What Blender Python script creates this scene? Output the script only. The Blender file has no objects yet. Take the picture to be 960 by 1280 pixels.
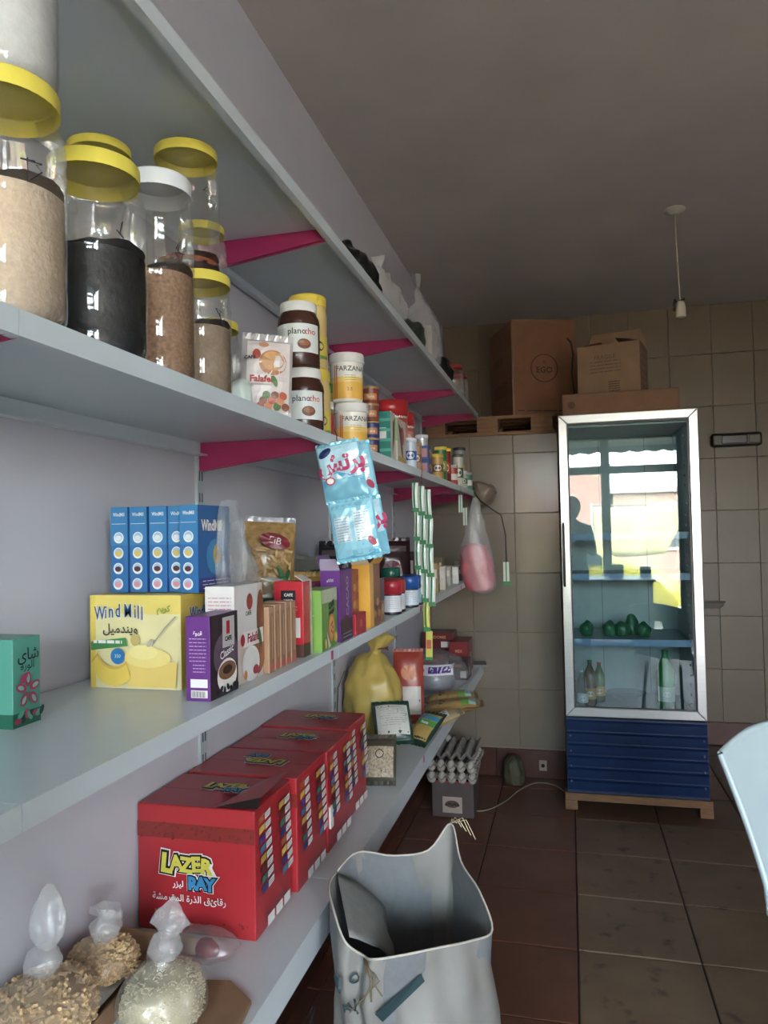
import bpy, math, random
from mathutils import Vector, Matrix, noise
from mathutils.bvhtree import BVHTree
random.seed(7)
S = bpy.context.scene
COL = S.collection
R = math.radians
PI = math.pi

# ------------------------------------------------------------------ camera
cam = bpy.data.cameras.new('camera')
cam.sensor_fit = 'VERTICAL'; cam.sensor_height = 36.0; cam.lens = 36.0 * 924 / 1280
cam.clip_start = 0.02
co = bpy.data.objects.new('camera', cam); COL.objects.link(co)
co.matrix_world = Matrix(((0.96970534, 0.02639568, 0.24284733, 0.835),
                          (0.24345852, -0.02308658, -0.96963651, 0.0),
                          (-0.01998770, 0.99938495, -0.02881344, 1.40),
                          (0, 0, 0, 1)))
S.camera = co
# ------------------------------------------------------------------ world, sun, window portal, exposure
w = bpy.data.worlds.new('sky'); S.world = w; w.use_nodes = True
nt = w.node_tree; nt.nodes.clear()
sky = nt.nodes.new('ShaderNodeTexSky'); sky.sky_type = 'NISHITA'; sky.sun_disc = False
sky.sun_elevation = R(42); sky.sun_rotation = R(20); sky.air_density = 1.0; sky.dust_density = 2.5
bg = nt.nodes.new('ShaderNodeBackground'); bg.inputs[1].default_value = 1.0
ow = nt.nodes.new('ShaderNodeOutputWorld')
hs = nt.nodes.new('ShaderNodeHueSaturation'); hs.inputs['Saturation'].default_value = .42      # hazy, milky sky
nt.links.new(sky.outputs[0], hs.inputs['Color']); nt.links.new(hs.outputs[0], bg.inputs[0]); nt.links.new(bg.outputs[0], ow.inputs[0])
sd = bpy.data.lights.new('sun', 'SUN'); sd.energy = .6; sd.angle = R(1); sd.color = (1, .95, .86)
so = bpy.data.objects.new('sun', sd); COL.objects.link(so)
so.rotation_euler = Vector((-.35, .75, .9)).to_track_quat('Z', 'Y').to_euler()
FY = -2.3                                     # shop front plane
pd = bpy.data.lights.new('window_portal', 'AREA'); pd.shape = 'RECTANGLE'; pd.size = 3.1; pd.size_y = 2.6; pd.cycles.is_portal = True
po = bpy.data.objects.new('window_portal', pd); COL.objects.link(po); po.location = (1.6, FY + .08, 1.35); po.rotation_euler = (R(90), 0, R(0))
S.view_settings.view_transform = 'Standard'; S.view_settings.look = 'None'; S.view_settings.gamma = 1
S.view_settings.exposure = 3.5; S.view_settings.use_curve_mapping = False
S.cycles.transparent_max_bounces = 24

# ------------------------------------------------------------------ materials
def lin(c):
    return c / 12.92 if c <= .04045 else ((c + .055) / 1.055) ** 2.4
def hexc(h):
    h = h.lstrip('#'); c = [lin(int(h[i:i + 2], 16) / 255) for i in (0, 2, 4)]
    g = .3 * c[0] + .6 * c[1] + .1 * c[2]      # every hex colour is muted alike: slightly less saturated and darker
    return tuple((g + (x - g) * .88) * .84 for x in c) + (1,)
MC = {}
def C(h, rough=.45, metal=0.0, var=.06, bump=0.0, scale=18.0, spec=.5, coat=0.0, stretch=(1, 1, 1)):
    k = ('c', h, rough, metal, var, bump, scale, spec, coat, stretch)
    if k in MC: return MC[k]
    m = bpy.data.materials.new('paint_' + h.strip('#')); m.use_nodes = True; n = m.node_tree; b = n.nodes['Principled BSDF']
    b.inputs['Roughness'].default_value = rough; b.inputs['Metallic'].default_value = metal
    b.inputs['Specular IOR Level'].default_value = spec; b.inputs['Coat Weight'].default_value = coat
    col = hexc(h); b.inputs['Base Color'].default_value = col
    if var or bump:
        tc = n.nodes.new('ShaderNodeTexCoord'); mp = n.nodes.new('ShaderNodeMapping'); mp.inputs['Scale'].default_value = stretch
        no = n.nodes.new('ShaderNodeTexNoise'); no.inputs['Scale'].default_value = scale; no.inputs['Detail'].default_value = 5
        n.links.new(tc.outputs['Object'], mp.inputs[0]); n.links.new(mp.outputs[0], no.inputs['Vector'])
        if var:
            cr = n.nodes.new('ShaderNodeValToRGB')
            cr.color_ramp.elements[0].position = .3; cr.color_ramp.elements[1].position = .7
            cr.color_ramp.elements[0].color = tuple(c * (1 - var) for c in col[:3]) + (1,)
            cr.color_ramp.elements[1].color = tuple(min(1, c * (1 + var)) for c in col[:3]) + (1,)
            n.links.new(no.outputs['Fac'], cr.inputs[0]); n.links.new(cr.outputs[0], b.inputs['Base Color'])
        if bump:
            bp = n.nodes.new('ShaderNodeBump'); bp.inputs['Strength'].default_value = bump; bp.inputs['Distance'].default_value = .004
            n.links.new(no.outputs['Fac'], bp.inputs['Height']); n.links.new(bp.outputs[0], b.inputs['Normal'])
    MC[k] = m; return m
def rawc(h):
    h = h.lstrip('#'); return tuple(lin(int(h[i:i + 2], 16) / 255) for i in (0, 2, 4)) + (1,)
def film(name, tint='#ffffff', refl=.16, haze=.08, rough=.12, bump=0.0, scale=30, edge=.5, k=.4):
    """thin clear plastic or glass: transparent mixed with a glossy skin that grows at the rim, and a little milky haze"""
    if name in MC: return MC[name]
    m = bpy.data.materials.new(name); m.use_nodes = True; n = m.node_tree; n.nodes.clear()
    o = n.nodes.new('ShaderNodeOutputMaterial'); t = n.nodes.new('ShaderNodeBsdfTransparent'); t.inputs[0].default_value = rawc(tint)
    g = n.nodes.new('ShaderNodeBsdfGlossy'); g.inputs['Roughness'].default_value = rough; g.inputs[0].default_value = (1, 1, 1, 1)
    d1 = n.nodes.new('ShaderNodeBsdfDiffuse'); d2 = n.nodes.new('ShaderNodeBsdfTranslucent'); d = n.nodes.new('ShaderNodeMixShader'); d.inputs[0].default_value = .5
    for q in (d1, d2): q.inputs[0].default_value = rawc('#f4f4f4') if tint == '#ffffff' else rawc(tint)
    n.links.new(d1.outputs[0], d.inputs[1]); n.links.new(d2.outputs[0], d.inputs[2])
    lw = n.nodes.new('ShaderNodeLayerWeight'); lw.inputs[0].default_value = edge
    ma = n.nodes.new('ShaderNodeMath'); ma.operation = 'MULTIPLY_ADD'; ma.inputs[1].default_value = k; ma.inputs[2].default_value = refl * .6
    n.links.new(lw.outputs['Fresnel'], ma.inputs[0])
    m1 = n.nodes.new('ShaderNodeMixShader'); m1.inputs[0].default_value = haze; m2 = n.nodes.new('ShaderNodeMixShader')
    n.links.new(t.outputs[0], m1.inputs[1]); n.links.new(d.outputs[0], m1.inputs[2])
    n.links.new(ma.outputs[0], m2.inputs[0]); n.links.new(m1.outputs[0], m2.inputs[1]); n.links.new(g.outputs[0], m2.inputs[2])
    n.links.new(m2.outputs[0], o.inputs[0])
    if bump:
        tc = n.nodes.new('ShaderNodeTexCoord'); no = n.nodes.new('ShaderNodeTexNoise'); no.inputs['Scale'].default_value = scale; no.inputs['Detail'].default_value = 3
        no.inputs['Distortion'].default_value = 1.5
        bp = n.nodes.new('ShaderNodeBump'); bp.inputs['Strength'].default_value = bump; bp.inputs['Distance'].default_value = .01
        n.links.new(tc.outputs['Object'], no.inputs['Vector']); n.links.new(no.outputs['Fac'], bp.inputs['Height'])
        n.links.new(bp.outputs[0], g.inputs['Normal']); n.links.new(bp.outputs[0], lw.inputs['Normal'])
    MC[name] = m; return m
PET = film('clear_pet', '#fafaf8', .08, .012, .05, edge=.3)
GREENPET = film('green_pet', '#49b070', .15, .25, .06)
FILM = film('clear_film', '#ffffff', .07, .13, .18, .5, 40, k=.22)
MILKY = film('milky_film', '#ffffff', .07, .28, .25, .5, 40, k=.15)
GLASS = film('window_glass', '#f2f8f8', .03, .0, .0, edge=.2)
FRIDGEGLASS = film('fridge_glass', '#eef6f6', .09, .0, .0, edge=.3)
FRIDGEGLASS.use_backface_culling = False

SHELF = C('#d4dee2', .3, 0, .03, .03, 9, .6)
PINK = C('#b01c62', .35, 0, .05)
UPR = C('#b9c4ca', .35)
CARD = C('#9a7350', .8, 0, .08, .1, 30)
CARDD = C('#6e4e3a', .85, 0, .12, .1, 30)
WHITE = C('#e8e6e0', .4)
WOODP = C('#8a6646', .8, 0, .2, .3, 12, .3, 0, (1, 8, 8))
DARK = C('#141414', .4)
RED = C('#c41a26', .4)

# ------------------------------------------------------------------ mesh builder
class MB:
    def __init__(s): s.v = []; s.f = []; s.m = []; s.sm = []; s.mats = []
    def mi(s, m):
        if m not in s.mats: s.mats.append(m)
        return s.mats.index(m)
    def add(s, vs, fs, mat, smooth=False):
        o = len(s.v); s.v += [tuple(p) for p in vs]; k = s.mi(mat)
        for f in fs: s.f.append([i + o for i in f]); s.m.append(k); s.sm.append(smooth)
        return s
    def box(s, a, b, mat, M=None):
        x0, y0, z0 = a; x1, y1, z1 = b
        v = [Vector(p) for p in ((x0, y0, z0), (x1, y0, z0), (x1, y1, z0), (x0, y1, z0), (x0, y0, z1), (x1, y0, z1), (x1, y1, z1), (x0, y1, z1))]
        if M is not None: v = [M @ p for p in v]
        return s.add(v, [(0, 3, 2, 1), (4, 5, 6, 7), (0, 1, 5, 4), (1, 2, 6, 5), (2, 3, 7, 6), (3, 0, 4, 7)], mat)
    def lathe(s, prof, mat, n=32, c=(0, 0, 0), smooth=True, M=None, sq=0):
        """prof: (r, z) list; sq adds vertical fluting"""
        vs = []; fs = []
        for r, z in prof:
            for k in range(n):
                a = 2 * PI * k / n; rr = r * (1 + sq * math.cos(4 * a))
                p = Vector((c[0] + rr * math.cos(a), c[1] + rr * math.sin(a), c[2] + z)); vs.append(M @ p if M is not None else p)
        for j in range(len(prof) - 1):
            for k in range(n):
                a = j * n + k; b = j * n + (k + 1) % n; fs.append((a, b, b + n, a + n))
        if prof[0][0] > 1e-5 and prof[0][0] < 9: pass
        return s.add(vs, fs, mat, smooth)
    def tube(s, pts, r, mat, n=8, taper=None, caps=True):
        pts = [Vector(p) for p in pts]; vs = []; fs = []; up = Vector((0, 0, 1)); prev = None
        for i, p in enumerate(pts):
            t = (pts[min(i + 1, len(pts) - 1)] - pts[max(i - 1, 0)]).normalized()
            if prev is None:
                a = up if abs(t.z) < .9 else Vector((1, 0, 0)); u = t.cross(a).normalized()
            else: u = (prev - t * prev.dot(t)).normalized()
            prev = u; v = t.cross(u); rr = (r if not taper else r * taper[i])
            for k in range(n):
                an = 2 * PI * k / n; vs.append(p + (u * math.cos(an) + v * math.sin(an)) * rr)
        for j in range(len(pts) - 1):
            for k in range(n):
                a = j * n + k; b = j * n + (k + 1) % n; fs.append((a, b, b + n, a + n))
        if caps: fs.append(tuple(range(n - 1, -1, -1))); fs.append(tuple(range((len(pts) - 1) * n, len(pts) * n)))
        return s.add(vs, fs, mat, True)
    def rings(s, rings, mat, n=40, wr=0.0, seed=0, freq=6.0, cap0=True, cap1=True, fold=0.0, nf=9):
        """rings: (z, rx, ry, cx, cy); wr = wrinkle size, fold = vertical pleats"""
        vs = []; fs = []
        if len(rings) < 16:                     # smooth the outline between the given rings
            up = []; K = 3
            for i in range(len(rings) - 1):
                p0, p1, p2, p3 = [rings[max(0, min(len(rings) - 1, i + d))] for d in (-1, 0, 1, 2)]
                for k in range(K):
                    f = k / K; q = [.5 * (2 * b + (c - a) * f + (2 * a - 5 * b + 4 * c - d) * f * f + (3 * b - a - 3 * c + d) * f ** 3) for a, b, c, d in zip(p0, p1, p2, p3)]
                    q[1] = max(q[1], .001); q[2] = max(q[2], .001); up.append(tuple(q))
            rings = up + [rings[-1]]
        for (z, rx, ry, cx, cy) in rings:
            for k in range(n):
                a = 2 * PI * k / n; c, q = math.cos(a), math.sin(a)
                d = 1 + fold * math.sin(a * nf + seed + z * 20)
                p = Vector((cx + rx * c * d, cy + ry * q * d, z))
                if wr:
                    nn = noise.noise_vector(p * freq * 5 + Vector((seed * 3.1, seed * 1.7, 0))); p += nn * wr
                p.z = max(p.z, rings[0][0]); vs.append(p)
        for j in range(len(rings) - 1):
            for k in range(n):
                a = j * n + k; b = j * n + (k + 1) % n; fs.append((a, b, b + n, a + n))
        if cap0: fs.append(tuple(range(n - 1, -1, -1)))
        if cap1: fs.append(tuple(range((len(rings) - 1) * n, len(rings) * n)))
        return s.add(vs, fs, mat, True)
    def sweep(s, prof, y0, y1, mat):
        """closed (x, z) outline pushed along y"""
        n = len(prof); vs = [(x, y0, z) for x, z in prof] + [(x, y1, z) for x, z in prof]
        fs = [(i, (i + 1) % n, (i + 1) % n + n, i + n) for i in range(n)] + [tuple(range(n - 1, -1, -1)), tuple(range(n, 2 * n))]
        return s.add(vs, fs, mat)
    def mesh(s, name):
        me = bpy.data.meshes.new(name); me.from_pydata([tuple(p) for p in s.v], [], s.f)
        for m in s.mats: me.materials.append(m)
        me.polygons.foreach_set('material_index', s.m); me.polygons.foreach_set('use_smooth', s.sm)
        me.update(); return me
    def build(s, name, parent=None, **kw):
        o = bpy.data.objects.new(name, s.mesh(name)); COL.objects.link(o)
        if parent is not None: o.parent = parent
        for k, v in kw.items(): o[k] = v
        return o
def bev(o, wd=.002, seg=2):
    m = o.modifiers.new('bevel', 'BEVEL'); m.width = wd; m.segments = seg; m.limit_method = 'ANGLE'; m.angle_limit = R(40); return o
def thing(name, label, cat, loc=(0, 0, 0), rot=0, group=None):
    o = bpy.data.objects.new(name, None); COL.objects.link(o); o.empty_display_size = .05
    o.location = loc; o.rotation_euler = rot if isinstance(rot, tuple) else (0, 0, R(rot))
    o['label'] = label; o['category'] = cat
    if group: o['group'] = group
    return o
def struct(o): o['kind'] = 'structure'; return o
def dup(root, loc, rotz=None, label=None, group=None):
    r = root.copy(); COL.objects.link(r); r.location = loc
    if rotz is not None: r.rotation_euler = (0, 0, R(rotz))
    if label: r['label'] = label
    if group: r['group'] = group
    for ch in list(root.children):
        c = ch.copy(); COL.objects.link(c); c.parent = r
        for g in list(ch.children):
            d = g.copy(); COL.objects.link(d); d.parent = c
    return r

# ------------------------------------------------------------------ flat print: shapes laid on a surface map (u, v, lift) -> point
AF = {'ا': 0xFE8D, 'ب': 0xFE8F, 'ة': 0xFE93, 'ت': 0xFE95, 'ث': 0xFE99, 'ج': 0xFE9D, 'ح': 0xFEA1, 'خ': 0xFEA5, 'د': 0xFEA9, 'ذ': 0xFEAB,
      'ر': 0xFEAD, 'ز': 0xFEAF, 'س': 0xFEB1, 'ش': 0xFEB5, 'ص': 0xFEB9, 'ض': 0xFEBD, 'ط': 0xFEC1, 'ع': 0xFEC9, 'غ': 0xFECD, 'ف': 0xFED1,
      'ق': 0xFED5, 'ك': 0xFED9, 'ل': 0xFEDD, 'م': 0xFEE1, 'ن': 0xFEE5, 'ه': 0xFEE9, 'و': 0xFEED, 'ي': 0xFEF1}
RJ = set('اةدذرزو')
def ar(t):
    out = []
    for word in t.split(' '):
        w_ = ''
        for i, c in enumerate(word):
            if c not in AF: w_ += c; continue
            pj = i > 0 and word[i - 1] in AF and word[i - 1] not in RJ
            nj = i < len(word) - 1 and word[i + 1] in AF and c not in RJ
            w_ += chr(AF[c] + (3 if pj and nj else 1 if pj else 2 if nj else 0))
        out.append(w_[::-1])
    return ' '.join(out[::-1])
TC = {}
def glyphs(t, bold):
    k = (t, bold)
    if k not in TC:
        c = bpy.data.curves.new('txt', 'FONT'); c.body = t; c.align_x = 'CENTER'; c.align_y = 'CENTER'; c.resolution_u = 2; c.offset = bold; c.size = 1
        o = bpy.data.objects.new('txt', c); COL.objects.link(o); bpy.context.view_layer.update()
        m = o.evaluated_get(bpy.context.evaluated_depsgraph_get()).to_mesh()
        TC[k] = ([(v.co.x, v.co.y) for v in m.vertices], [tuple(p.vertices) for p in m.polygons])
        o.to_mesh_clear(); bpy.data.objects.remove(o); bpy.data.curves.remove(c)
    return TC[k]
class Print:
    def __init__(s, mp, step=.0003): s.mp = mp; s.mb = MB(); s.k = 1; s.step = step
    def _p(s, pts, fs, mat):
        s.mb.add([s.mp(u, v, s.step * s.k) for u, v in pts], fs, mat); s.k += 1; return s
    def rect(s, u0, v0, u1, v1, mat, nx=1, ny=1):
        pts = [(u0 + (u1 - u0) * i / nx, v0 + (v1 - v0) * j / ny) for j in range(ny + 1) for i in range(nx + 1)]
        fs = [(j * (nx + 1) + i, j * (nx + 1) + i + 1, (j + 1) * (nx + 1) + i + 1, (j + 1) * (nx + 1) + i) for j in range(ny) for i in range(nx)]
        return s._p(pts, fs, mat)
    def poly(s, pts, mat): return s._p(pts, [tuple(range(len(pts)))], mat)
    def ell(s, u, v, ru, rv, mat, n=20, rot=0):
        c, q = math.cos(R(rot)), math.sin(R(rot)); P = [(ru * math.cos(2 * PI * k / n), rv * math.sin(2 * PI * k / n)) for k in range(n)]
        pts = [(u + a * c - b * q, v + a * q + b * c) for a, b in P]
        return s._p([(u, v)] + pts, [(0, 1 + k, 1 + (k + 1) % n) for k in range(n)], mat)
    def line(s, pts, wd, mat):
        vs = []; fs = []
        for i, (a, b) in enumerate(pts):
            p = pts[min(i + 1, len(pts) - 1)]; q = pts[max(i - 1, 0)]; dx, dy = p[0] - q[0], p[1] - q[1]; l = math.hypot(dx, dy) or 1
            vs += [(a - dy / l * wd / 2, b + dx / l * wd / 2), (a + dy / l * wd / 2, b - dx / l * wd / 2)]
        fs = [(2 * i, 2 * i + 1, 2 * i + 3, 2 * i + 2) for i in range(len(pts) - 1)]
        return s._p(vs, fs, mat)
    def text(s, t, u, v, size, mat, rot=0, sx=1, bold=0.0, out=None, ow_=.06):
        if out is not None: s.text(t, u, v, size, out, rot, sx, bold + ow_)
        vs, fs = glyphs(t, bold); c, q = math.cos(R(rot)), math.sin(R(rot))
        s.mb.add([s.mp(u + (x * sx * c - y * q) * size, v + (x * sx * q + y * c) * size, s.step * s.k) for x, y in vs], fs, mat); s.k += 1; return s
    def lines(s, u0, v0, u1, n, dv, mat, h=.0012, seed=1):
        rr = random.Random(seed); vs = []; fs = []
        for i in range(n):
            a = u0; v = v0 - i * dv
            while a < u1:
                b = min(u1, a + rr.uniform(.1, .3) * (u1 - u0)); k = len(vs); vs += [(a, v), (b, v), (b, v + h), (a, v + h)]; fs.append((k, k + 1, k + 2, k + 3)); a = b + .04 * (u1 - u0)
        return s._p(vs, fs, mat)
    def build(s, name, parent): return s.mb.build(name, parent)
def fmap(face, w_, d_, h_):
    return {'front': lambda u, v, e: (-w_ / 2 + u, -d_ / 2 - e, v), 'right': lambda u, v, e: (w_ / 2 + e, -d_ / 2 + u, v),
            'left': lambda u, v, e: (-w_ / 2 - e, d_ / 2 - u, v), 'top': lambda u, v, e: (-w_ / 2 + u, -d_ / 2 + v, h_ + e)}[face]
def cmap(r, a0=-90, c=(0, 0)):
    return lambda u, v, e: (c[0] + (r + e) * math.cos(R(a0) + u / r), c[1] + (r + e) * math.sin(R(a0) + u / r), v)
def rayprint(objmb, org, ud, vd, nd, lift=.0012):
    """lay print on a bulging mesh by casting from a plane along nd"""
    bv = BVHTree.FromPolygons([Vector(p) for p in objmb.v], objmb.f); org = Vector(org); ud = Vector(ud).normalized(); vd = Vector(vd).normalized(); nd = Vector(nd).normalized()
    def m(u, v, e):
        o = org + ud * u + vd * v; h, nn, i, d = bv.ray_cast(o, nd)
        return (h if h is not None else bv.find_nearest(o + nd * .3)[0]) - nd * (e + lift)
    return m

WH = C('#eeeae4', .5); BK = C('#1c1a1c', .5); YE = C('#f1d22e', .4); BL = C('#1d79b8', .4); GR = C('#2f8a3c', .4); OR = C('#e07f2a', .45)
CREAM = C('#ecd9a8', .5); BROWN = C('#7c4426', .5); PUR = C('#6d2a86', .4); TEAL = C('#2c9a86', .4); GREY = C('#9a9a98', .5); PNK = C('#e2628a', .4); NAVY = C('#1a2c66', .4)

# ================================================================== THE ROOM
RX, BY, CZ = 3.25, 5.17, 2.85
def wallbox(name, a, b, mat):
    return struct(MB().box(a, b, mat).build(name))
PLAST = C('#cfcdd6', .75, 0, .03, .08, 5)
CEIL = C('#c4bab4', .85, 0, .06, .1, 3)
GROUT = C('#8d7c68', .9, 0, .1)
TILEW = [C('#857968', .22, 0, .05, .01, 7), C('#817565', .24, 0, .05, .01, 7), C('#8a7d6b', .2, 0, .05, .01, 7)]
wallbox('wall_left', (-.12, FY, 0), (0, BY, CZ), PLAST)
wallbox('wall_right', (RX, FY, 0), (RX + .12, BY, CZ), PLAST)
wb = wallbox('wall_back', (-.12, BY, 0), (RX + .12, BY + .15, CZ), GROUT)
wallbox('ceiling', (-.12, FY - .12, CZ), (RX + .12, BY + .15, CZ + .15), CEIL)
fl = struct(MB().box((-.12, FY - .12, -.1), (RX + .12, BY + .15, -.006), C('#3b2a20', .9, 0, .3, .2, 9)).build('floor'))
# floor tiles, one by one; glaze worn grey along the walked strip (wear is in the tile colour)
def tilemat(name, c1, c2, rough, dirt):
    m = bpy.data.materials.new(name); m.use_nodes = True; n = m.node_tree; b = n.nodes['Principled BSDF']
    tc = n.nodes.new('ShaderNodeNewGeometry'); no = n.nodes.new('ShaderNodeTexNoise'); no.inputs['Scale'].default_value = 3.2; no.inputs['Detail'].default_value = 8; no.inputs['Roughness'].default_value = .65
    n.links.new(tc.outputs['Position'], no.inputs['Vector']); cr = n.nodes.new('ShaderNodeValToRGB')
    cr.color_ramp.elements[0].color = hexc(c1); cr.color_ramp.elements[1].color = hexc(c2); cr.color_ramp.elements[0].position = .35; cr.color_ramp.elements[1].position = .68
    n.links.new(no.outputs['Fac'], cr.inputs[0])
    n2 = n.nodes.new('ShaderNodeTexNoise'); n2.inputs['Scale'].default_value = 11; n2.inputs['Detail'].default_value = 6; n.links.new(tc.outputs['Position'], n2.inputs['Vector'])
    c2r = n.nodes.new('ShaderNodeValToRGB'); c2r.color_ramp.elements[0].position = .60; c2r.color_ramp.elements[1].position = .72
    n.links.new(n2.outputs['Fac'], c2r.inputs[0]); mx = n.nodes.new('ShaderNodeMix'); mx.data_type = 'RGBA'
    mu = n.nodes.new('ShaderNodeMath'); mu.operation = 'MULTIPLY'; mu.inputs[1].default_value = dirt; n.links.new(c2r.outputs[0], mu.inputs[0]); n.links.new(mu.outputs[0], mx.inputs[0])
    n.links.new(cr.outputs[0], mx.inputs[6]); mx.inputs[7].default_value = hexc('#33261f'); n.links.new(mx.outputs[2], b.inputs['Base Color'])
    b.inputs['Roughness'].default_value = rough
    bp = n.nodes.new('ShaderNodeBump'); bp.inputs['Strength'].default_value = .12; bp.inputs['Distance'].default_value = .003; n.links.new(no.outputs['Fac'], bp.inputs['Height']); n.links.new(bp.outputs[0], b.inputs['Normal'])
    return m
TB = tilemat('terracotta_glaze', '#643826', '#784731', .38, .3); TG = tilemat('worn_dusty_glaze', '#705840', '#846b50', .55, .75)
TM = tilemat('part_worn_glaze', '#5c3d2b', '#6c503a', .45, .5)
P = .386
def tile_mesh(m):
    a = P / 2 - .003; b = a - .003
    mb = MB(); mb.add([(-a, -a, -.007), (a, -a, -.007), (a, a, -.007), (-a, a, -.007), (-a, -a, -.0015), (a, -a, -.0015), (a, a, -.0015), (-a, a, -.0015), (-b, -b, 0), (b, -b, 0), (b, b, 0), (-b, b, 0)],
                      [(8, 9, 10, 11), (4, 5, 9, 8), (5, 6, 10, 9), (6, 7, 11, 10), (7, 4, 8, 11), (0, 1, 5, 4), (1, 2, 6, 5), (2, 3, 7, 6), (3, 0, 4, 7)], m)
    return mb.mesh('tile')
tms = [tile_mesh(m) for m in (TB, TG, TM)]
for i in range(-1, 9):
    for j in range(-1, 20):
        x0 = .053 + i * P; y0 = 2.192 - 11 * P + j * P
        x1, y1 = min(x0 + P, RX - .002), min(y0 + P, BY - .006); x0, y0 = max(x0, .002), max(y0, FY + .002)
        if x1 - x0 < .02 or y1 - y0 < .02: continue
        x, y = (x0 + x1) / 2, (y0 + y1) / 2
        worn = 1 if (2 <= i <= 3 and j <= 14) or (i >= 4 and j <= 14 and random.random() < .75) else (2 if i in (2, 3) and j <= 15 or i > 3 else 0)
        o = bpy.data.objects.new('tile', tms[worn]); COL.objects.link(o); o.parent = fl
        o.location = (x, y, random.uniform(-.001, .001)); o.rotation_euler = (random.uniform(-.002, .002), random.uniform(-.002, .002), 0)
        o.scale = ((x1 - x0) / P, (y1 - y0) / P, 1)
# wall tiles
def wtile(wd, ht, m):
    a, b = wd / 2 - .0015, ht / 2 - .0015; c = .0015
    mb = MB(); mb.add([(-a, 0, -b), (a, 0, -b), (a, 0, b), (-a, 0, b), (-a + c, -.006, -b + c), (a - c, -.006, -b + c), (a - c, -.006, b - c), (-a + c, -.006, b - c)],
                      [(4, 5, 6, 7), (0, 1, 5, 4), (1, 2, 6, 5), (2, 3, 7, 6), (3, 0, 4, 7)], m); return mb.mesh('tile')
def tile_wall(parent, x0, x1, y, z0, z1, tw, th, mats, xs=None, zs=None, cap=None):
    cache = {}
    xs = xs or [x0 + i * tw for i in range(int(round((x1 - x0) / tw)) + 1)]; zs = zs or [z0 + i * th for i in range(int(round((z1 - z0) / th)) + 1)]
    for a, b in zip(xs[:-1], xs[1:]):
        for c, d in zip(zs[:-1], zs[1:]):
            k = (round(b - a, 3), round(d - c, 3), random.randrange(len(mats)))
            if k not in cache: cache[k] = wtile(k[0], k[1], mats[k[2]])
            o = bpy.data.objects.new('tile', cache[k]); COL.objects.link(o); o.parent = parent; o.location = ((a + b) / 2, y, (c + d) / 2)
            o.rotation_euler = (random.uniform(-.003, .003), 0, random.uniform(-.003, .003))
GROUTB = C('#75664e', .9, 0, .1)
wb.data.materials[0] = GROUTB
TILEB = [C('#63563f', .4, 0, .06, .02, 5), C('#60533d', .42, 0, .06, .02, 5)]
zs = [.145 + .3422 * i for i in range(8)]; zs[-1] = CZ - .06 if zs[-1] > CZ - .06 else zs[-1]
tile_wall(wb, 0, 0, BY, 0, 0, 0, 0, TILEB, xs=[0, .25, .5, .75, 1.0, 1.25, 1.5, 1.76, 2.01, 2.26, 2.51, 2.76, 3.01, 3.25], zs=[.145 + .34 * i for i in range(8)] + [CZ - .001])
bl = wallbox('wall_block', (0, 4.318, 0), (.782, BY - .007, 1.955), C('#8d7c68', .8))
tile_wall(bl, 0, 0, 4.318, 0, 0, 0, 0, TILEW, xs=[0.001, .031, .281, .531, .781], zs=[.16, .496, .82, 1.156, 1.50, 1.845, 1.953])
# skirtings
SK = C('#4f281a', .35, 0, .15, .05, 8)
def skirt(name, a, b, pieces=2):
    o = struct(MB().box(a, b, C('#4a3024', .9)).build(name)); return o
sb = skirt('baseboard_block', (0.012, 4.306, 0), (.782, 4.312, .155))
for i in range(2):
    m = MB().box((-.19, -.012, 0), (.19, 0, .155), SK); t = bev(m.build('tile', sb), .003); t.location = (.20 + i * .386, 4.306, .001)
sb = skirt('baseboard_back', (.79, BY - .012, 0), (RX, BY - .007, .145))
for i in range(6):
    m = MB().box((-.19, -.01, 0), (.19, 0, .145), SK); t = bev(m.build('tile', sb), .003); t.location = (1.0 + i * .386, BY - .012, .001)
sb = skirt('baseboard_left', (0, FY, 0), (.006, 4.3, .12))
for i in range(17):
    m = MB().box((0, -.19, 0), (.011, .19, .12), SK); t = bev(m.build('tile', sb), .003); t.location = (.001, FY + .2 + i * .386, .001)
# shop front: wall pieces, glazed window with mullion and transom, open doorway at right
FW = C('#a5a09a', .8)
struct(MB().box((-.12, FY - .12, 0), (.1, FY, CZ), FW).box((.1, FY - .12, 2.62), (RX + .12, FY, CZ), FW).box((2.25, FY - .12, 0), (2.35, FY, 2.62), FW).box((3.15, FY - .12, 0), (RX + .12, FY, 2.62), FW).build('wall_front'))
wf = struct(MB().box((.1, FY - .1, .0), (2.25, FY - .04, .07), C('#6a6f73', .5)).build('window_1'))
FR = C('#5d666c', .4, .3)
for a, b in (((.1, FY - .1, .07), (.16, FY - .04, 2.62)), ((2.19, FY - .1, .07), (2.25, FY - .04, 2.62)), ((.16, FY - .1, 2.56), (2.19, FY - .04, 2.62)), ((1.25, FY - .1, .07), (1.36, FY - .04, 2.56)), ((.16, FY - .1, 2.12), (1.25, FY - .04, 2.22)), ((1.36, FY - .1, 2.12), (2.19, FY - .04, 2.22))):
    MB().box(a, b, FR).build('window_bar', wf)
for x0, x1, z0, z1 in ((.16, 1.25, .07, 2.12), (1.36, 2.19, .07, 2.12), (.16, 1.25, 2.22, 2.56), (1.36, 2.19, 2.22, 2.56)):
    MB().box((x0, FY - .073, z0), (x1, FY - .067, z1), GLASS).build('pane', wf)
struct(MB().box((-12, -13, -.16), (14, FY - .12, -.12), C('#8f8b84', .9, 0, .1, .1, 2)).build('ground'))
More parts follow.
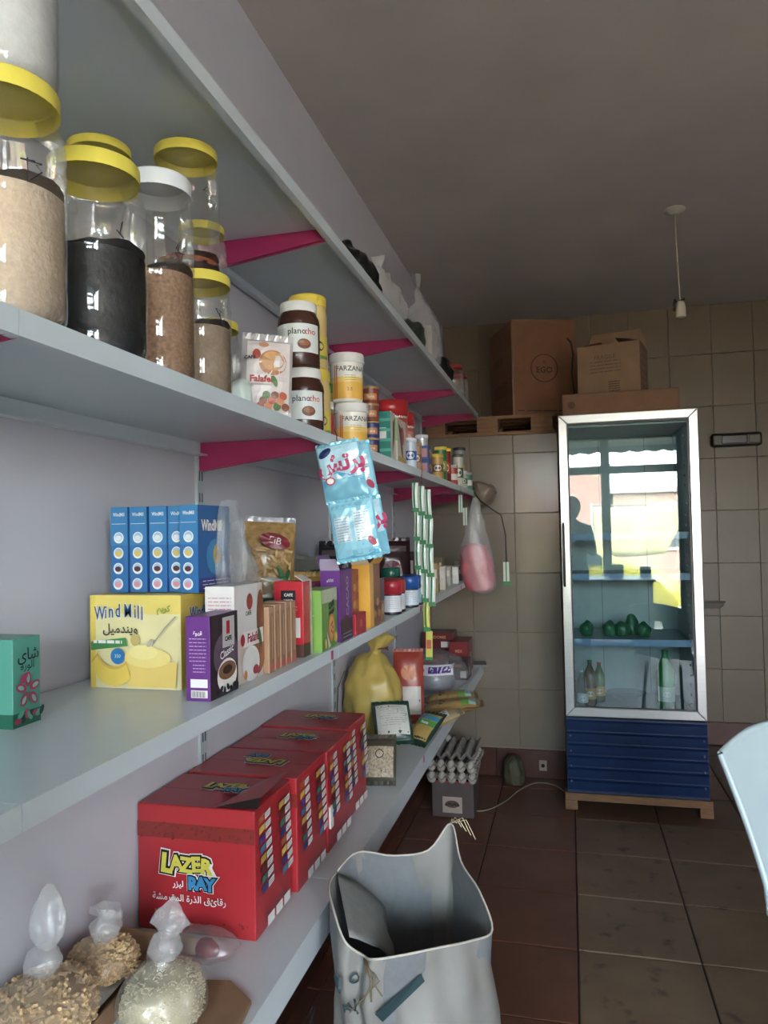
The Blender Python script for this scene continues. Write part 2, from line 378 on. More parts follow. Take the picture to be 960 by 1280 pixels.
#@@ITEMS
# ================================================================== SHELVES
Z1, Z2, Z3, Z4 = 2.085, 1.62, 1.155, .645
YS = [-1.35, -.38, .59, 1.56, 2.53, 3.50, 4.29]
for k, y in enumerate(YS):
    yy = y - .02 if k == len(YS) - 1 else y
    which = {2: 'nearest the camera on the left', 3: 'behind the yellow banana pudding box', 4: 'behind the yellow sack', 5: 'behind the hanging sachet strips', 6: 'beside the tiled block'}.get(k, 'at the street end of the wall')
    m = MB().box((.0005, yy - .016, .02), (.007, yy + .016, 2.35), UPR)
    for q in range(46):
        z = .08 + q * .05
        for s_ in (-.006, .006): m.box((.0069, yy + s_ - .002, z), (.0074, yy + s_ + .002, z + .022), DARK)
    o = m.build('shelf_upright'); o['category'] = 'upright'
    o['label'] = 'pale grey slotted steel upright on the left wall ' + which
    if k < 2: o['group'] = 'uprights behind the photographer'
    if k < 2: o['label'] = 'pale grey slotted steel upright on the left wall, %s from the street window' % ['first', 'second'][k]
def board(parent, y0, y1, z, lip):
    pr = [(.009, 0), (.335, 0), (.335, -lip), (.320, -lip), (.320, -lip + .003), (.3325, -lip + .003), (.3325, -.002), (.0115, -.002), (.0115, -.030), (.030, -.030), (.030, -.033), (.009, -.033)]
    m = MB().sweep([(x, z + q) for x, q in pr], y0 + .0006, y1 - .0006, SHELF)
    m.box((.10, y0 + .004, z - .014), (.24, y0 + .006, z - .002), SHELF)
    return m.build('shelf_board', parent)
def bracket(parent, y, z, mat=None):
    mat = mat or PINK; m = MB()
    for s_ in (-.008, .007):
        m.add([(.008, y + s_, z - .004), (.326, y + s_, z - .004), (.326, y + s_, z - .026), (.008, y + s_, z - .068), (.008, y + s_ + .001, z - .004), (.326, y + s_ + .001, z - .004), (.326, y + s_ + .001, z - .026), (.008, y + s_ + .001, z - .068)],
              [(0, 1, 2, 3), (7, 6, 5, 4), (0, 4, 5, 1), (1, 5, 6, 2), (2, 6, 7, 3), (3, 7, 4, 0)], mat)
    m.box((.008, y - .008, z - .0045), (.326, y + .008, z - .0025), mat)
    m.add([(.326, y - .008, z - .024), (.326, y + .008, z - .024), (.008, y + .008, z - .067), (.008, y - .008, z - .067)], [(0, 1, 2, 3)], mat)
    return m.build('bracket', parent)
SHN = {Z1: 'topmost pale blue grey steel shelf near the ceiling', Z2: 'second steel shelf from the top, holding the spice jars', Z3: 'steel shelf at chest height holding drink boxes', Z4: 'lowest steel shelf holding the four big red boxes'}
for z in (Z1, Z2, Z3, Z4):
    t = thing('wall_shelf', SHN[z], 'shelf', (0, 0, 0), 0, 'steel wall shelves')
    lip = .026 if z != Z4 else .062
    for a, b in zip(YS[:-1], YS[1:]): board(t, a, b, z, lip)
    for k, y in enumerate(YS): bracket(t, min(y, 4.262), z)
    if z in (Z3, Z4):
        for y in (1.512, 2.48, 3.45):
            MB().box((.3355, y - .006, z - .022), (.3368, y + .006, z - .004 + (.003 if z == Z4 else 0)), PINK).build('clip', t)

# ================================================================== JARS on the second shelf
LIDY = C('#f0dc2e', .35, 0, .03); LIDW = C('#e6e8ea', .35, 0, .03)
def jar_prof(r, h, rn):
    p = [(0, .004), (r * .55, .004), (r * .8, 0), (r * .95, .0045), (r, .018)]
    for q in (.2, .48, .7):
        z = h * q; p += [(r, z - .006), (r * .975, z), (r, z + .006)]
    p += [(r, h * .74), (r * .985, h * .79), (r * .93, h * .84), (rn * 1.02, h * .89), (rn, h * .91), (rn, h * .985)]
    return p
def jar(label, x, y, z, r, h, lid, fill=None, fz=.5, mark=None, group=None, rn=None, scribble=True, film_=None, fillbump=.3, band=None):
    rn = rn or r * .84
    t = thing('storage_jar', label, 'jar', (x, y, z), random.uniform(0, 360), group or 'screw top plastic jars')
    MB().lathe(jar_prof(r, h, rn), film_ or PET, 40).build('body', t)
    lm = MB(); rl = rn * 1.07; pr = [(rl * .99, h * .925), (rl, h * .93)]
    n = 72; vs = []; fs = []
    prof = [(rl, h * .925, 1), (rl, h * .995, 1), (rl * .97, h + .001, 0), (rl * .9, h + .001, 0), (rl * .88, h - .002, 0), (0, h - .002, 0)]
    for rr, zz, kn in prof:
        for k in range(n): q = rr * (1 + (.006 if k % 2 else -.004) * kn); vs.append((q * math.cos(2 * PI * k / n), q * math.sin(2 * PI * k / n), zz))
    for j in range(len(prof) - 1):
        for k in range(n): a = j * n + k; b = j * n + (k + 1) % n; fs.append((a, b, b + n, a + n))
    lm.add(vs, fs, lid, True); lm.build('lid', t)
    if fill is not None:
        m = MB(); rr = r * .955; fh = h * fz; pp = [(0, .008), (rr * .8, .008), (rr, .02), (rr, fh * .5), (rr, fh - .008)]
        m.lathe(pp, fill, 36)
        vs = []; fs = []; N = 24
        for j in range(7):
            for k in range(N):
                a = 2 * PI * k / N; q = rr * (1 - j / 6); p = (q * math.cos(a), q * math.sin(a), fh - .008 + .010 * math.sin(j * .5) + noise.noise(Vector((q * math.cos(a) * 40 + x * 9, q * math.sin(a) * 40, y * 9))) * .006 + .012 * math.cos(a) * q / rr)
                vs.append(p)
        for j in range(6):
            for k in range(N): a = j * N + k; b = j * N + (k + 1) % N; fs.append((a, b, b + N, a + N))
        m.add(vs, fs, fill, True); f = m.build('contents', t)
    if scribble:
        t.rotation_euler = (0, 0, 0)
        pr = Print(cmap(r * 1.0, -25)); rr = random.Random(int(x * 1000 + y * 77))
        pts = [(rr.uniform(-.012, .012), h * .62 + .012 * math.sin(q) + rr.uniform(-.012, .012)) for q in range(7)]
        pr.line(pts, .0016, C('#2c2830', .6)); pr.build('pen_mark', t)
    return t
SALT = C('#d9c0a6', .85, 0, .12, .5, 160); COAL = C('#101013', .55, 0, .4, .8, 45); CUM = C('#a47c5c', .9, 0, .3, .8, 190); RUST = C('#a04a24', .9, 0, .2, .6, 120); POW = C('#9c846c', .9, 0, .15, .4, 120); WHP = C('#dadada', .85, 0, .05, .4, 90)
def solid_fill(m_): return m_
jar('large clear jar of pinkish beige powder with yellow lid, at the left frame edge', .262, .655, Z2, .062, .258, LIDY, SALT, .58)
jar('clear jar of white powder stacked on the leftmost yellow-lidded jar', .262, .66, Z2 + .26, .052, .165, LIDW, WHP, .8, rn=.046)
jar('wide yellow-lidded jar half full of black dried fruit', .258, .815, Z2, .0645, .254, LIDY, COAL, .56, rn=.0525)
jar('yellow-lidded jar of rust coloured spice, at the wall behind the black-filled jar', .10, 1.03, Z2, .06, .235, LIDY, RUST, .55)
jar('yellow-lidded jar stacked behind and above the black-filled jar', .105, 1.045, Z2 + .237, .056, .18, LIDY, None, .2, scribble=False)
jar('tall slim jar of brown spice with a white lid', .258, .966, Z2, .052, .305, LIDW, CUM, .55, rn=.045)
jar('yellow-lidded jar of pale brown powder beside the white-lidded jar, carrying another jar', .245, 1.118, Z2, .051, .213, LIDY, POW, .62, rn=.046)
jar('tall yellow-lidded jar with a little red spice, stacked on the pale brown one', .215, 1.13, Z2 + .215, .056, .222, LIDY, RUST, .16, rn=.049)
jar('small yellow-lidded jar at the wall under the tallest stack, beside the falafel pouch', .165, 1.33, Z2, .05, .2, LIDY, POW, .12, scribble=False)
jar('yellow-lidded empty jar half hidden at the far side of the jar stack', .13, 1.345, Z2 + .202, .05, .2, LIDY, None, scribble=False)

# --- chocolate spread jars, two high
def spread(label, x, y, z):
    r, h = .046, .145
    t = thing('spread_jar', label, 'jar', (x, y, z), 0, 'chocolate spread jars')
    CH = C('#4a281c', .25, 0, .05)
    MB().lathe([(0, 0), (r * .9, 0), (r, .0045), (r * 1.0, .028), (r, .03), (r, h * .62), (r * 1.02, h * .68), (r * .98, h * .76), (r * .84, h * .84), (r * .8, h * .86)], CH, 40).build('body', t)
    MB().lathe([(r * .86, h * .85), (r * .88, h * .86), (r * .88, h * .99), (r * .84, h), (0, h)], WHITE, 40).build('lid', t)
    p = Print(cmap(r * 1.0 + .0006, -80)); p.rect(-.085, .03, .06, h * .64, C('#dfe3df', .4), 30)
    p.text('plano', .004, h * .52, .019, BK, bold=.01); p.text('cho', .034, h * .52, .019, RED, bold=.01)
    p.ell(.02, h * .33, .015, .011, BROWN); p.ell(.02, h * .345, .011, .006, C('#a0603c', .4)); p.lines(-.045, h * .55, -.022, 8, .0045, GREY)
    p.build('paper_label', t); return t
spread('lower of the two chocolate spread jars, white lid and pale label', .268, 1.545, Z2)
spread('upper chocolate spread jar, white lid, standing on the lower one', .262, 1.54, Z2 + .146)
def mayo(label, x, y, z):
    r, h = .047, .178
    t = thing('mayonnaise_jar', label, 'jar', (x, y, z), 0, 'yellow mayonnaise jars'); Y = C('#e5c676', .3, 0, .04)
    MB().lathe([(0, 0), (r * .92, 0), (r, .0045), (r, .02), (r * .98, .024), (r, .03), (r, h * .45), (r * .97, h * .5), (r, h * .55), (r, h * .75), (r * .93, h * .86)], Y, 40).build('body', t)
    MB().lathe([(r * .96, h * .85), (r * .98, h * .86), (r * .98, h * .98), (r * .93, h), (0, h)], C('#f2d21c', .35), 48).build('lid', t)
    p = Print(cmap(r + .0004, -42)); p.rect(-.035, .022, .035, .075, C('#e8d02c', .4), 16); p.ell(.0, .052, .019, .013, NAVY); p.text('Monte', 0, .052, .009, WH); p.rect(-.035, .022, .035, .030, C('#6ba23c', .4), 16); p.build('paper_label', t); return t
mayo('lower yellow-lidded mayonnaise jar behind the spread jars', .232, 1.70, Z2)
mayo('upper yellow-lidded mayonnaise jar behind the spread jars', .228, 1.695, Z2 + .179)
def farz(label, x, y, z, q=0):
    r, h = .044, .128
    t = thing('margarine_tub', label, 'tub', (x, y, z), q, 'white and yellow tubs')
    MB().lathe([(0, 0), (r * .9, 0), (r * .93, .004), (r, h * .86)], C('#ece8dc', .4), 40).build('body', t)
    MB().lathe([(r * 1.02, h * .80), (r * 1.1, h * .81), (r * 1.1, h * .84), (r * 1.06, h * .85), (r * 1.06, h * .98), (r * 1.02, h), (r * .9, h), (r * .88, h - .003), (0, h - .003)], WHITE, 44).build('lid', t)
    p = Print(cmap(r * .985, -76)); p.rect(-.06, .006, .06, .062, C('#f0b62c', .4), 24); p.rect(-.06, .05, .06, .064, C('#f3cf6a', .4), 24); p.text('FARZANA', .016, h * .66, .018, C('#3a3a38', .5), bold=.01)
    p.lines(0, h * .52, .03, 3, .006, C('#8a7a50', .5)); p.rect(-.030, .006, -.027, .095, C('#c65a3a', .5)); p.rect(-.024, .006, -.021, .095, C('#c65a3a', .5)); p.text('2.5', .012, .03, .012, BROWN); p.build('printing', t); return t
farz('lower white-lidded tub with yellow printed base', .272, 1.905, Z2)
farz('upper white-lidded tub with yellow printed base', .268, 1.885, Z2 + .129, -4)
def simple_can(name, label, cat, group, x, y, z, r, h, body, lid=None, prints=None, lidh=.012, ring=True, a0=-75):
    t = thing(name, label, cat, (x, y, z), 0, group)
    MB().lathe([(0, .001), (r * .93, .001), (r * .96, 0), (r, .003), (r * .98, .0045), (r * .98, h - .006), (r, h - .003), (r * .97, h), (r * .92, h - .002), (0, h - .002)], body, 28).build('body', t)
    if lid is not None: MB().lathe([(r * .99, h - lidh), (r * 1.04, h - lidh), (r * 1.04, h + .001), (r * .98, h + .003), (0, h + .003)], lid, 28).build('lid', t)
    if prints:
        p = Print(cmap(r * .985, a0)); prints(p, r, h); p.build('paper_label', t)
    return t
simple_can('pickle_jar', 'green-lidded jar with red label between mayonnaise jars and white tubs', 'jar', None, .20, 1.86, Z2, .036, .175, C('#8c8a58', .3), C('#1f7a3c', .35), lambda p, r, h: (p.rect(-.05, .04, .05, .10, C('#b8302a', .45), 16), p.text('HI', .0, .09, .03, WH, bold=.02), p.rect(-.05, .11, .05, .13, WH, 16)), .022, a0=-60)
for k in range(4):
    simple_can('small_can', 'small dark red can, %s of the stack beside the white tubs' % ['bottom', 'second', 'third', 'top'][k], 'can', 'small cans stacked on the second shelf', .292, 2.03 + .004 * (k % 2), Z2 + k * .049, .025, .048, [C('#26306a', .4), C('#2c3a7a', .4), C('#7a3a2a', .4), C('#7c2e22', .4)][k], C('#c9a264', .3, .5), lambda p, r, h: (p.rect(-.02, .012, .02, .03, C('#c9823c', .45), 8), p.text('Tuna', 0, .021, .012, WH)), .004)
for k in range(3):
    simple_can('small_can', 'small blue and orange can, %s of the stack of three before the green box' % ['bottom', 'middle', 'top'][k], 'can', 'small cans stacked on the second shelf', .266, 2.10, Z2 + k * .049, .024, .048, [C('#c8552a', .4), C('#b02a26', .4), C('#c08a3c', .4)][k], C('#c9a264', .3, .5), lambda p, r, h: p.rect(-.015, .01, .02, .036, C('#31509a', .45), 8), .004)
def rpouch(p, r, h):
    p.rect(-.09, .0, .09, h * .70, C('#c9847c', .45), 24); p.text('Liban', .01, h * .80, .034, WH, bold=.02); p.ell(.0, h * .45, .03, .05, C('#e5b9a6', .5)); p.poly([(-.03, .1), (-.01, .02), (.0, .1), (-.01, .15)], C('#4a2a22', .5)); p.ell(.035, h * .25, .02, .02, C('#2c3c2c', .5))
simple_can('milk_powder_tin', 'big pink tin with a red lid standing at the wall', 'tin', 'big red-lidded tins', .205, 2.65, Z2, .062, .262, C('#b5453f', .35), C('#c4141c', .3), rpouch, .055, a0=-40)
simple_can('milk_powder_tin', 'second big pink tin, farther back beside the first', 'tin', 'big red-lidded tins', .200, 2.79, Z2, .062, .24, C('#b5453f', .35), C('#c4141c', .3), rpouch, .05, a0=-40)

# ------------------------------------------------------------------ cartons
def carton(name, label, cat, group, x, y, z, rot, w_, d_, h_, mat, prints=None, flaps=None, bw=.0012, open_top=False):
    """x, y = middle of the base; w along x, d along y before turning"""
    t = thing(name, label, cat, (x, y, z), rot, group); b = MB()
    if open_top:
        q = .0012
        for a, c in (((-w_ / 2, -d_ / 2, 0), (w_ / 2, d_ / 2, q)), ((-w_ / 2, -d_ / 2, q), (w_ / 2, -d_ / 2 + q, h_)), ((-w_ / 2, d_ / 2 - q, q), (w_ / 2, d_ / 2, h_)), ((-w_ / 2, -d_ / 2 + q, q), (-w_ / 2 + q, d_ / 2 - q, h_)), ((w_ / 2 - q, -d_ / 2 + q, q), (w_ / 2, d_ / 2 - q, h_))): b.box(a, c, mat)
        b.build('body', t)
    else: bev(b.box((-w_ / 2, -d_ / 2, 0), (w_ / 2, d_ / 2, h_), mat).build('body', t), bw)
    for face, fn in (prints or {}).items():
        wd = w_ if face in ('front', 'top') else d_; ht = d_ if face == 'top' else h_
        p = Print(fmap(face, w_, d_, h_)); fn(p, wd, ht); p.build('printed_face', t)
    for fl_ in (flaps or []):
        fl_(t, w_, d_, h_)
    return t
def flap(edge, ln, ang, mat, frac=1.0, seed=0):
    def f(t, w_, d_, h_):
        a = R(ang); m = MB(); q = .0008
        if edge in ('front', 'back'):
            s_ = -1 if edge == 'front' else 1; L = w_ * frac
            dx = Vector((1, 0, 0)); o = Vector((-L / 2, s_ * d_ / 2, h_)); dv = Vector((0, -s_ * -1 * 0 + s_ * math.cos(a), math.sin(a)))
        else:
            s_ = -1 if edge == 'left' else 1; L = d_ * frac
            dx = Vector((0, 1, 0)); o = Vector((s_ * w_ / 2, -L / 2, h_)); dv = Vector((s_ * math.cos(a), 0, math.sin(a)))
        nn = dx.cross(dv).normalized() * q; vs = []
        for k in (-1, 1):
            for u, v in ((0, 0), (1, 0), (.97, .6), (.9, 1), (.1, 1), (.03, .6)): vs.append(o + dx * L * u + dv * ln * v + nn * k)
        fs = [tuple(range(5, -1, -1)), tuple(range(6, 12))] + [(i, (i + 1) % 6, (i + 1) % 6 + 6, i + 6) for i in range(6)]
        m.add(vs, fs, mat).build('flap', t)
    return f
# teal tea box at the left edge
def tealfront(p, w_, h_):
    pass
def tealside(p, w_, h_):
    p.rect(0, 0, w_, h_ * .16, C('#1c6a52', .4), 6)
    p.text(ar('شاي'), w_ * .55, h_ * .80, .022, BK, bold=.01); p.text(ar('الورد'), w_ * .5, h_ * .68, .015, BK)
    D = C('#b0335a', .45)
    for k in range(5): a = 2 * PI * k / 5 + .3; p.ell(w_ * .5 + .014 * math.cos(a), h_ * .40 + .014 * math.sin(a), .010, .006, D, 12, math.degrees(a)); p.ell(w_ * .5 + .015 * math.cos(a), h_ * .40 + .015 * math.sin(a), .006, .003, C('#8fc0b0', .45), 10, math.degrees(a))
    p.ell(w_ * .3, h_ * .55, .009, .005, D, 12, 40)
    for k in range(9): p.ell(w_ * (.08 + .1 * k), h_ * (.08 + .07 * abs(math.sin(k * 1.7))), .007, .004, [D, C('#4fae92', .4), C('#123f33', .4)][k % 3], 8, 30 * k)
carton('tea_box', 'teal tea carton with pink flower print, alone at the left edge of the chest-high shelf', 'box', None, .078, .845, Z3, 0, .10, .052, .116, C('#4fa58f', .35), {'front': lambda p, w_, h_: p.rect(0, 0, w_, h_ * .16, C('#1c6a52', .4)), 'right': tealside}, None)
# banana pudding box
def wmfront(p, w_, h_):
    p.rect(0, 0, w_, h_, C('#e6d9a0', .4)); p.rect(0, h_ * .35, w_, h_, C('#e9dc9c', .4)); p.rect(0, h_ * .8, w_, h_, C('#ecd25a', .4)); p.rect(0, 0, w_ * .06, h_, C('#e9c93e', .4))
    us = (.12, .19, .25, .328, .44, .522, .56, .60)
    for col, bo in ((WH, .035), (C('#20568a', .45), .008)):
        for k, c in enumerate('WindMill'): p.text(c, w_ * us[k], h_ * (.80 + .03 * math.sin(k / 7 * PI)), .031, col, bold=bo, sx=.62)
    p.text(ar('ويندميل'), w_ * .36, h_ * .64, .020, C('#4a4a42', .5), bold=.02)
    p.poly([(w_ * .03, h_ * .50), (w_ * .42, h_ * .55), (w_ * .44, h_ * .46), (w_ * .03, h_ * .41)], C('#3f8a46', .45)); p.lines(w_ * .06, h_ * .485, w_ * .38, 1, .01, WH, .005)
    p.ell(w_ * .33, h_ * .35, .013, .013, BL); p.text('350', w_ * .33, h_ * .35, .008, WH)
    p.text(ar('كريم'), w_ * .84, h_ * .86, .014, C('#8aa23a', .5), bold=.03)
    G = C('#ddb838', .4); p.poly([(w_ * .44, h_ * .03), (w_ * .96, h_ * .03), (w_ * .98, h_ * .30), (w_ * .42, h_ * .30)], C('#e8c75c', .4))
    p.ell(w_ * .66, h_ * .34, .042, .016, C('#f0d878', .4)); p.ell(w_ * .62, h_ * .40, .026, .012, C('#f3e08a', .4)); p.ell(w_ * .53, h_ * .53, .008, .010, C('#c9b060', .4))
    for q, (s_, col) in enumerate(((1, '#d9ae28'), (.86, '#ecc83c'))):
        out = []
        for k in range(9): a = R(200 + k * 14); out.append((w_ * .30 + w_ * .27 * math.cos(a), h_ * (.42 - q * .03) + h_ * .36 * math.sin(a)))
        for k in range(8, -1, -1): a = R(200 + k * 14); out.append((w_ * .30 + w_ * .20 * math.cos(a) * 1.0, h_ * (.46 - q * .03) + h_ * .22 * math.sin(a)))
        n = len(out) // 2; vs = out[:9] + out[9:][::-1]; p._p(vs, [(i, i + 1, i + 10, i + 9) for i in range(8)], C(col, .4))
    p.line([(w_ * .98, h_ * .78), (w_ * .86, h_ * .66), (w_ * .72, h_ * .47)], .002, GREY); p.ell(w_ * .70, h_ * .50, .008, .004, C('#c0b89a', .3), 12, 50)
def wmside(p, w_, h_):
    p.rect(w_ * .03, h_ * .05, w_ * .97, h_ * .95, C('#d8b53e', .4)); p.text('WindMill', w_ * .35, h_ * .78, .028, C('#20568a', .45), bold=.03, sx=.75, out=WH, ow_=.03); p.lines(w_ * .1, h_ * .6, w_ * .9, 8, .009, C('#8a7030', .5))
carton('pudding_box', 'wide yellow pudding carton with banana picture, under the blue boxes', 'box', None, .142, 1.172, Z3, 0, .166, .19, .152, C('#e2c038', .38), {'front': wmfront, 'right': wmside}, None)
def bluefront(p, w_, h_):
    p.rect(0, 0, w_, h_, C('#2a72b0', .3)); p.rect(0, h_ * .55, w_, h_, C('#3384bc', .3)); p.text('WindMill', w_ * .5, h_ * .91, .0085, WH, sx=.7, bold=.02); p.rect(w_ * .08, h_ * .80, w_ * .92, h_ * .805, WH)
    for k, c in enumerate(('#dfe4ea', '#e6c13c', '#5c2c34', '#e68ea0')): p.ell(w_ * .5, h_ * (.64 - k * .18), .0095, .0095, WH); p.ell(w_ * .5, h_ * (.64 - k * .18) + .001, .0072, .0072, C('#9fc4dc', .4)); p.ell(w_ * .5, h_ * (.635 - k * .18), .006, .0045, C(c, .4))
def blueside(p, w_, h_):
    p.rect(0, 0, w_, h_, C('#27619e', .3)); p.text('WindMill', w_ * .42, h_ * .76, .026, WH, sx=.7, bold=.03, out=C('#123c72', .4)); p.ell(w_ * .5, h_ * .4, .028, .03, C('#3a86b8', .35)); p.ell(w_ * .55, h_ * .42, .012, .018, C('#c9a83c', .4)); p.rect(0, 0, w_, h_ * .16, C('#3a3a86', .35)); p.lines(w_ * .1, h_ * .12, w_ * .9, 3, .006, WH)
for k, x in enumerate((.0905, .1245, .1590, .1935, .2275)):
    carton('drink_mix_box', 'narrow blue drink mix carton, %s from the wall, on the yellow pudding box' % ['first', 'second', 'third', 'fourth', 'fifth'][k], 'box', 'blue drink mix cartons', x, 1.165 + (.004 * k if k < 4 else -.006), Z3 + .1535, [0, 0, .6, -.6, -3][k], .0325 if k < 4 else .034, .105, .145, C('#2a70b0', .3), {'front': bluefront, 'right': blueside})
# clear bag over the blue boxes and a crumpled one behind
def clearbag(name, label, cat, group, x, y, z, rings, mat=None, n=40, wr=.008, seed=1, freq=6, rot=0, fold=.05, extra=None, cap1=False):
    t = thing(name, label, cat, (x, y, z), rot, group); MB().rings(rings, mat or FILM, n, wr, seed, freq, True, cap1, fold).build('film', t)
    if extra: extra(t)
    return t
clearbag('plastic_bag', 'crumpled clear plastic bag clinging to the front corner of the blue cartons', 'bag', 'clear plastic bags', .262, 1.185, Z3 + .155, [(.003, .010, .045, 0, 0), (.03, .013, .056, 0, 0), (.08, .012, .05, 0, .004), (.12, .011, .045, -.002, 0), (.152, .006, .03, -.004, 0)], wr=.006, seed=2)
clearbag('plastic_bag', 'milky crumpled plastic bag standing between the blue cartons and the pasta bag', 'bag', 'clear plastic bags', .16, 1.385, Z3, [(.003, .05, .05, 0, 0), (.05, .065, .06, 0, 0), (.13, .06, .055, 0, 0), (.2, .05, .05, 0, 0), (.25, .035, .03, 0, 0), (.275, .015, .02, .01, 0)], MILKY, wr=.02, seed=5, fold=.08)
# purple coffee drink box
def purpfront(p, w_, h_):
    p.text(ar('قهوة'), w_ * .5, h_ * .80, .008, WH, bold=.03); p.lines(w_ * .15, h_ * .73, w_ * .85, 7, .0055, C('#c9a6d6', .5)); p.lines(w_ * .3, h_ * .42, w_ * .8, 3, .005, C('#c9a6d6', .5))
    p.rect(w_ * .2, h_ * .16, w_ * .9, h_ * .26, WH); p.rect(w_ * .22, h_ * .04, w_ * .9, h_ * .13, WH)
    for k in range(9): p.rect(w_ * (.26 + .068 * k), h_ * .05, w_ * (.28 + .068 * k + .01 * (k % 2)), h_ * .12, BK)
def purpside(p, w_, h_):
    p.rect(0, 0, w_, h_, C('#35242c', .35)); p.ell(w_ * .55, h_ * .5, .05 if w_ > .1 else .042, .035, C('#6a5468', .4)); p.rect(w_ * .42, h_ * .58, w_ * .86, h_ * .95, C('#c9c2c0', .4)); p.rect(w_ * .56, h_ * .74, w_ * .68, h_ * .90, RED); p.text('CAFE', w_ * .62, h_ * .68, .010, BK, bold=.04)
    p.text('Classic', w_ * .55, h_ * .52, .017, WH, bold=.02, rot=12, out=C('#4a2a5a', .4)); p.ell(w_ * .55, h_ * .24, .034, .026, WH); p.ell(w_ * .55, h_ * .30, .030, .014, C('#8a5a3a', .4)); p.ell(w_ * .55, h_ * .31, .016, .007, C('#3c2218', .4))
    for k in range(7): p.ell(w_ * (.2 + .11 * k), h_ * (.07 + .03 * (k % 2)), .006, .004, BK, 10, 40 * k)
carton('coffee_box', 'purple sided instant coffee carton with a cup picture, nearest box at the shelf edge', 'box', None, .291, 1.056, Z3, 0, .040, .094, .126, PUR, {'front': purpfront, 'right': purpside})
def falf(p, w_, h_):
    p.rect(0, 0, w_, h_, C('#e6e0dc', .4)); p.lines(w_ * .1, h_ * .88, w_ * .9, 6, .006, C('#cc5a6a', .5))
def fals(p, w_, h_):
    p.rect(0, 0, w_, h_, C('#d9c7ba', .4)); p.rect(0, h_ * .45, w_ * .8, h_, C('#e2dcd6', .4)); p.ell(w_ * .8, h_ * .25, .03, .035, C('#9c5c30', .45)); p.ell(w_ * .9, h_ * .62, .016, .05, C('#8a4c28', .45)); p.ell(w_ * .5, h_ * .82, .012, .014, C('#a43a2a', .45)); p.text('CAFE', w_ * .45, h_ * .70, .010, C('#305a3a', .45), bold=.03)
    p.rect(w_ * .25, h_ * .36, w_ * .98, h_ * .52, C('#eee6e2', .4)); p.text('Falafel', w_ * .62, h_ * .44, .021, C('#b01e22', .45), bold=.03); p.ell(w_ * .22, h_ * .44, .008, .010, RED); p.ell(w_ * .5, h_ * .18, .035, .03, C('#e6e4e0', .4)); p.ell(w_ * .3, h_ * .08, .006, .008, OR); p.ell(w_ * .66, h_ * .10, .012, .008, C('#b22a4a', .4)); p.ell(w_ * .82, h_ * .42, .006, .02, C('#3f6a34', .45), 12, 20)
carton('falafel_box', 'white and brown falafel mix carton standing behind the purple coffee box', 'box', None, .276, 1.168, Z3, 0, .052, .112, .163, C('#ddd4cc', .4), {'front': falf, 'right': fals})
# wafer sticks in clear wrap
for k in range(5):
    carton('spice_packet', 'slim pale orange packet, %s of the five wrapped beside the falafel box' % ['first', 'second', 'third', 'fourth', 'fifth'][k], 'packet', 'slim orange packets', .290, 1.241 + .027 * k, Z3, 0, .045, .024, .118 + .002 * (k % 2), C('#b58a66', .35), {'right': lambda p, w_, h_: (p.rect(w_ * .15, h_ * .1, w_ * .85, h_ * .9, C('#a87854', .4)), p.rect(w_ * .1, h_ * .04, w_ * .9, h_ * .12, C('#d45a5a', .4)), p.line([(w_ * .5, h_ * .2), (w_ * .5, h_ * .85)], .003, C('#e0b48c', .4)))})
0 and clearbag('plastic_bag', 'clear wrap pulled round the slim orange packets', 'bag', 'clear plastic bags', .292, 1.30, Z3, [(.001, .026, .074, 0, 0), (.04, .027, .075, 0, 0), (.09, .027, .074, 0, 0), (.122, .026, .07, 0, 0)], wr=.0015, seed=9, fold=.01)
# red coffee pack
def redf(p, w_, h_):
    p.rect(0, h_ * .0, w_, h_ * .17, C('#5a3a30', .4)); p.rect(w_ * .25, h_ * .7, w_ * .75, h_ * .88, BK); p.text('CAFE', w_ * .5, h_ * .82, .008, WH, bold=.04); p.text('NAJJAR', w_ * .5, h_ * .75, .006, WH, bold=.04); p.rect(w_ * .35, h_ * .26, w_ * .9, h_ * .52, WH); p.lines(w_ * .2, h_ * .66, w_ * .8, 2, .006, WH); p.text('CAFE', w_ * .5, h_ * .08, .009, WH, bold=.04)
carton('coffee_pack', 'glossy red coffee brick pack with a torn open top', 'packet', None, .283, 1.424, Z3, 0, .062, .05, .152, C('#cf2032', .25, 0, .05, .02, 12), {'front': redf, 'right': lambda p, w_, h_: (p.rect(0, 0, w_, h_ * .17, C('#4a3028', .4)), p.rect(w_ * .75, 0, w_, h_, C('#c9bfae', .4)))}, [flap('left', .03, 12, WH), flap('right', .022, 150, C('#d9cfc0', .4), .9)])
def greenf(p, w_, h_):
    p.rect(0, 0, w_, h_, C('#7fb13c', .4)); p.text(ar('عصير'), w_ * .5, h_ * .6, .008, WH)
def greens(p, w_, h_):
    p.rect(0, 0, w_, h_, C('#6fa53a', .35)); p.rect(0, h_ * .78, w_, h_, C('#c2cba8', .4)); p.text('CAFE', w_ * .62, h_ * .72, .018, BK, bold=.05, rot=10); p.text('NAJJAR', w_ * .62, h_ * .6, .013, BK, bold=.05, rot=10); p.ell(w_ * .58, h_ * .34, .024, .030, OR); p.ell(w_ * .58, h_ * .34, .019, .024, C('#f0b24c', .4))
    for k in range(5): a = 2 * PI * k / 5; p.ell(w_ * .58 + .008 * math.cos(a), h_ * .34 + .011 * math.sin(a), .005, .004, C('#c4562a', .4))
    p.poly([(w_ * .2, h_ * .32), (w_ * .45, h_ * .05), (w_ * .3, h_ * .02)], WH); p.ell(w_ * .78, h_ * .16, .012, .011, YE); p.ell(w_ * .12, h_ * .12, .008, .010, YE)
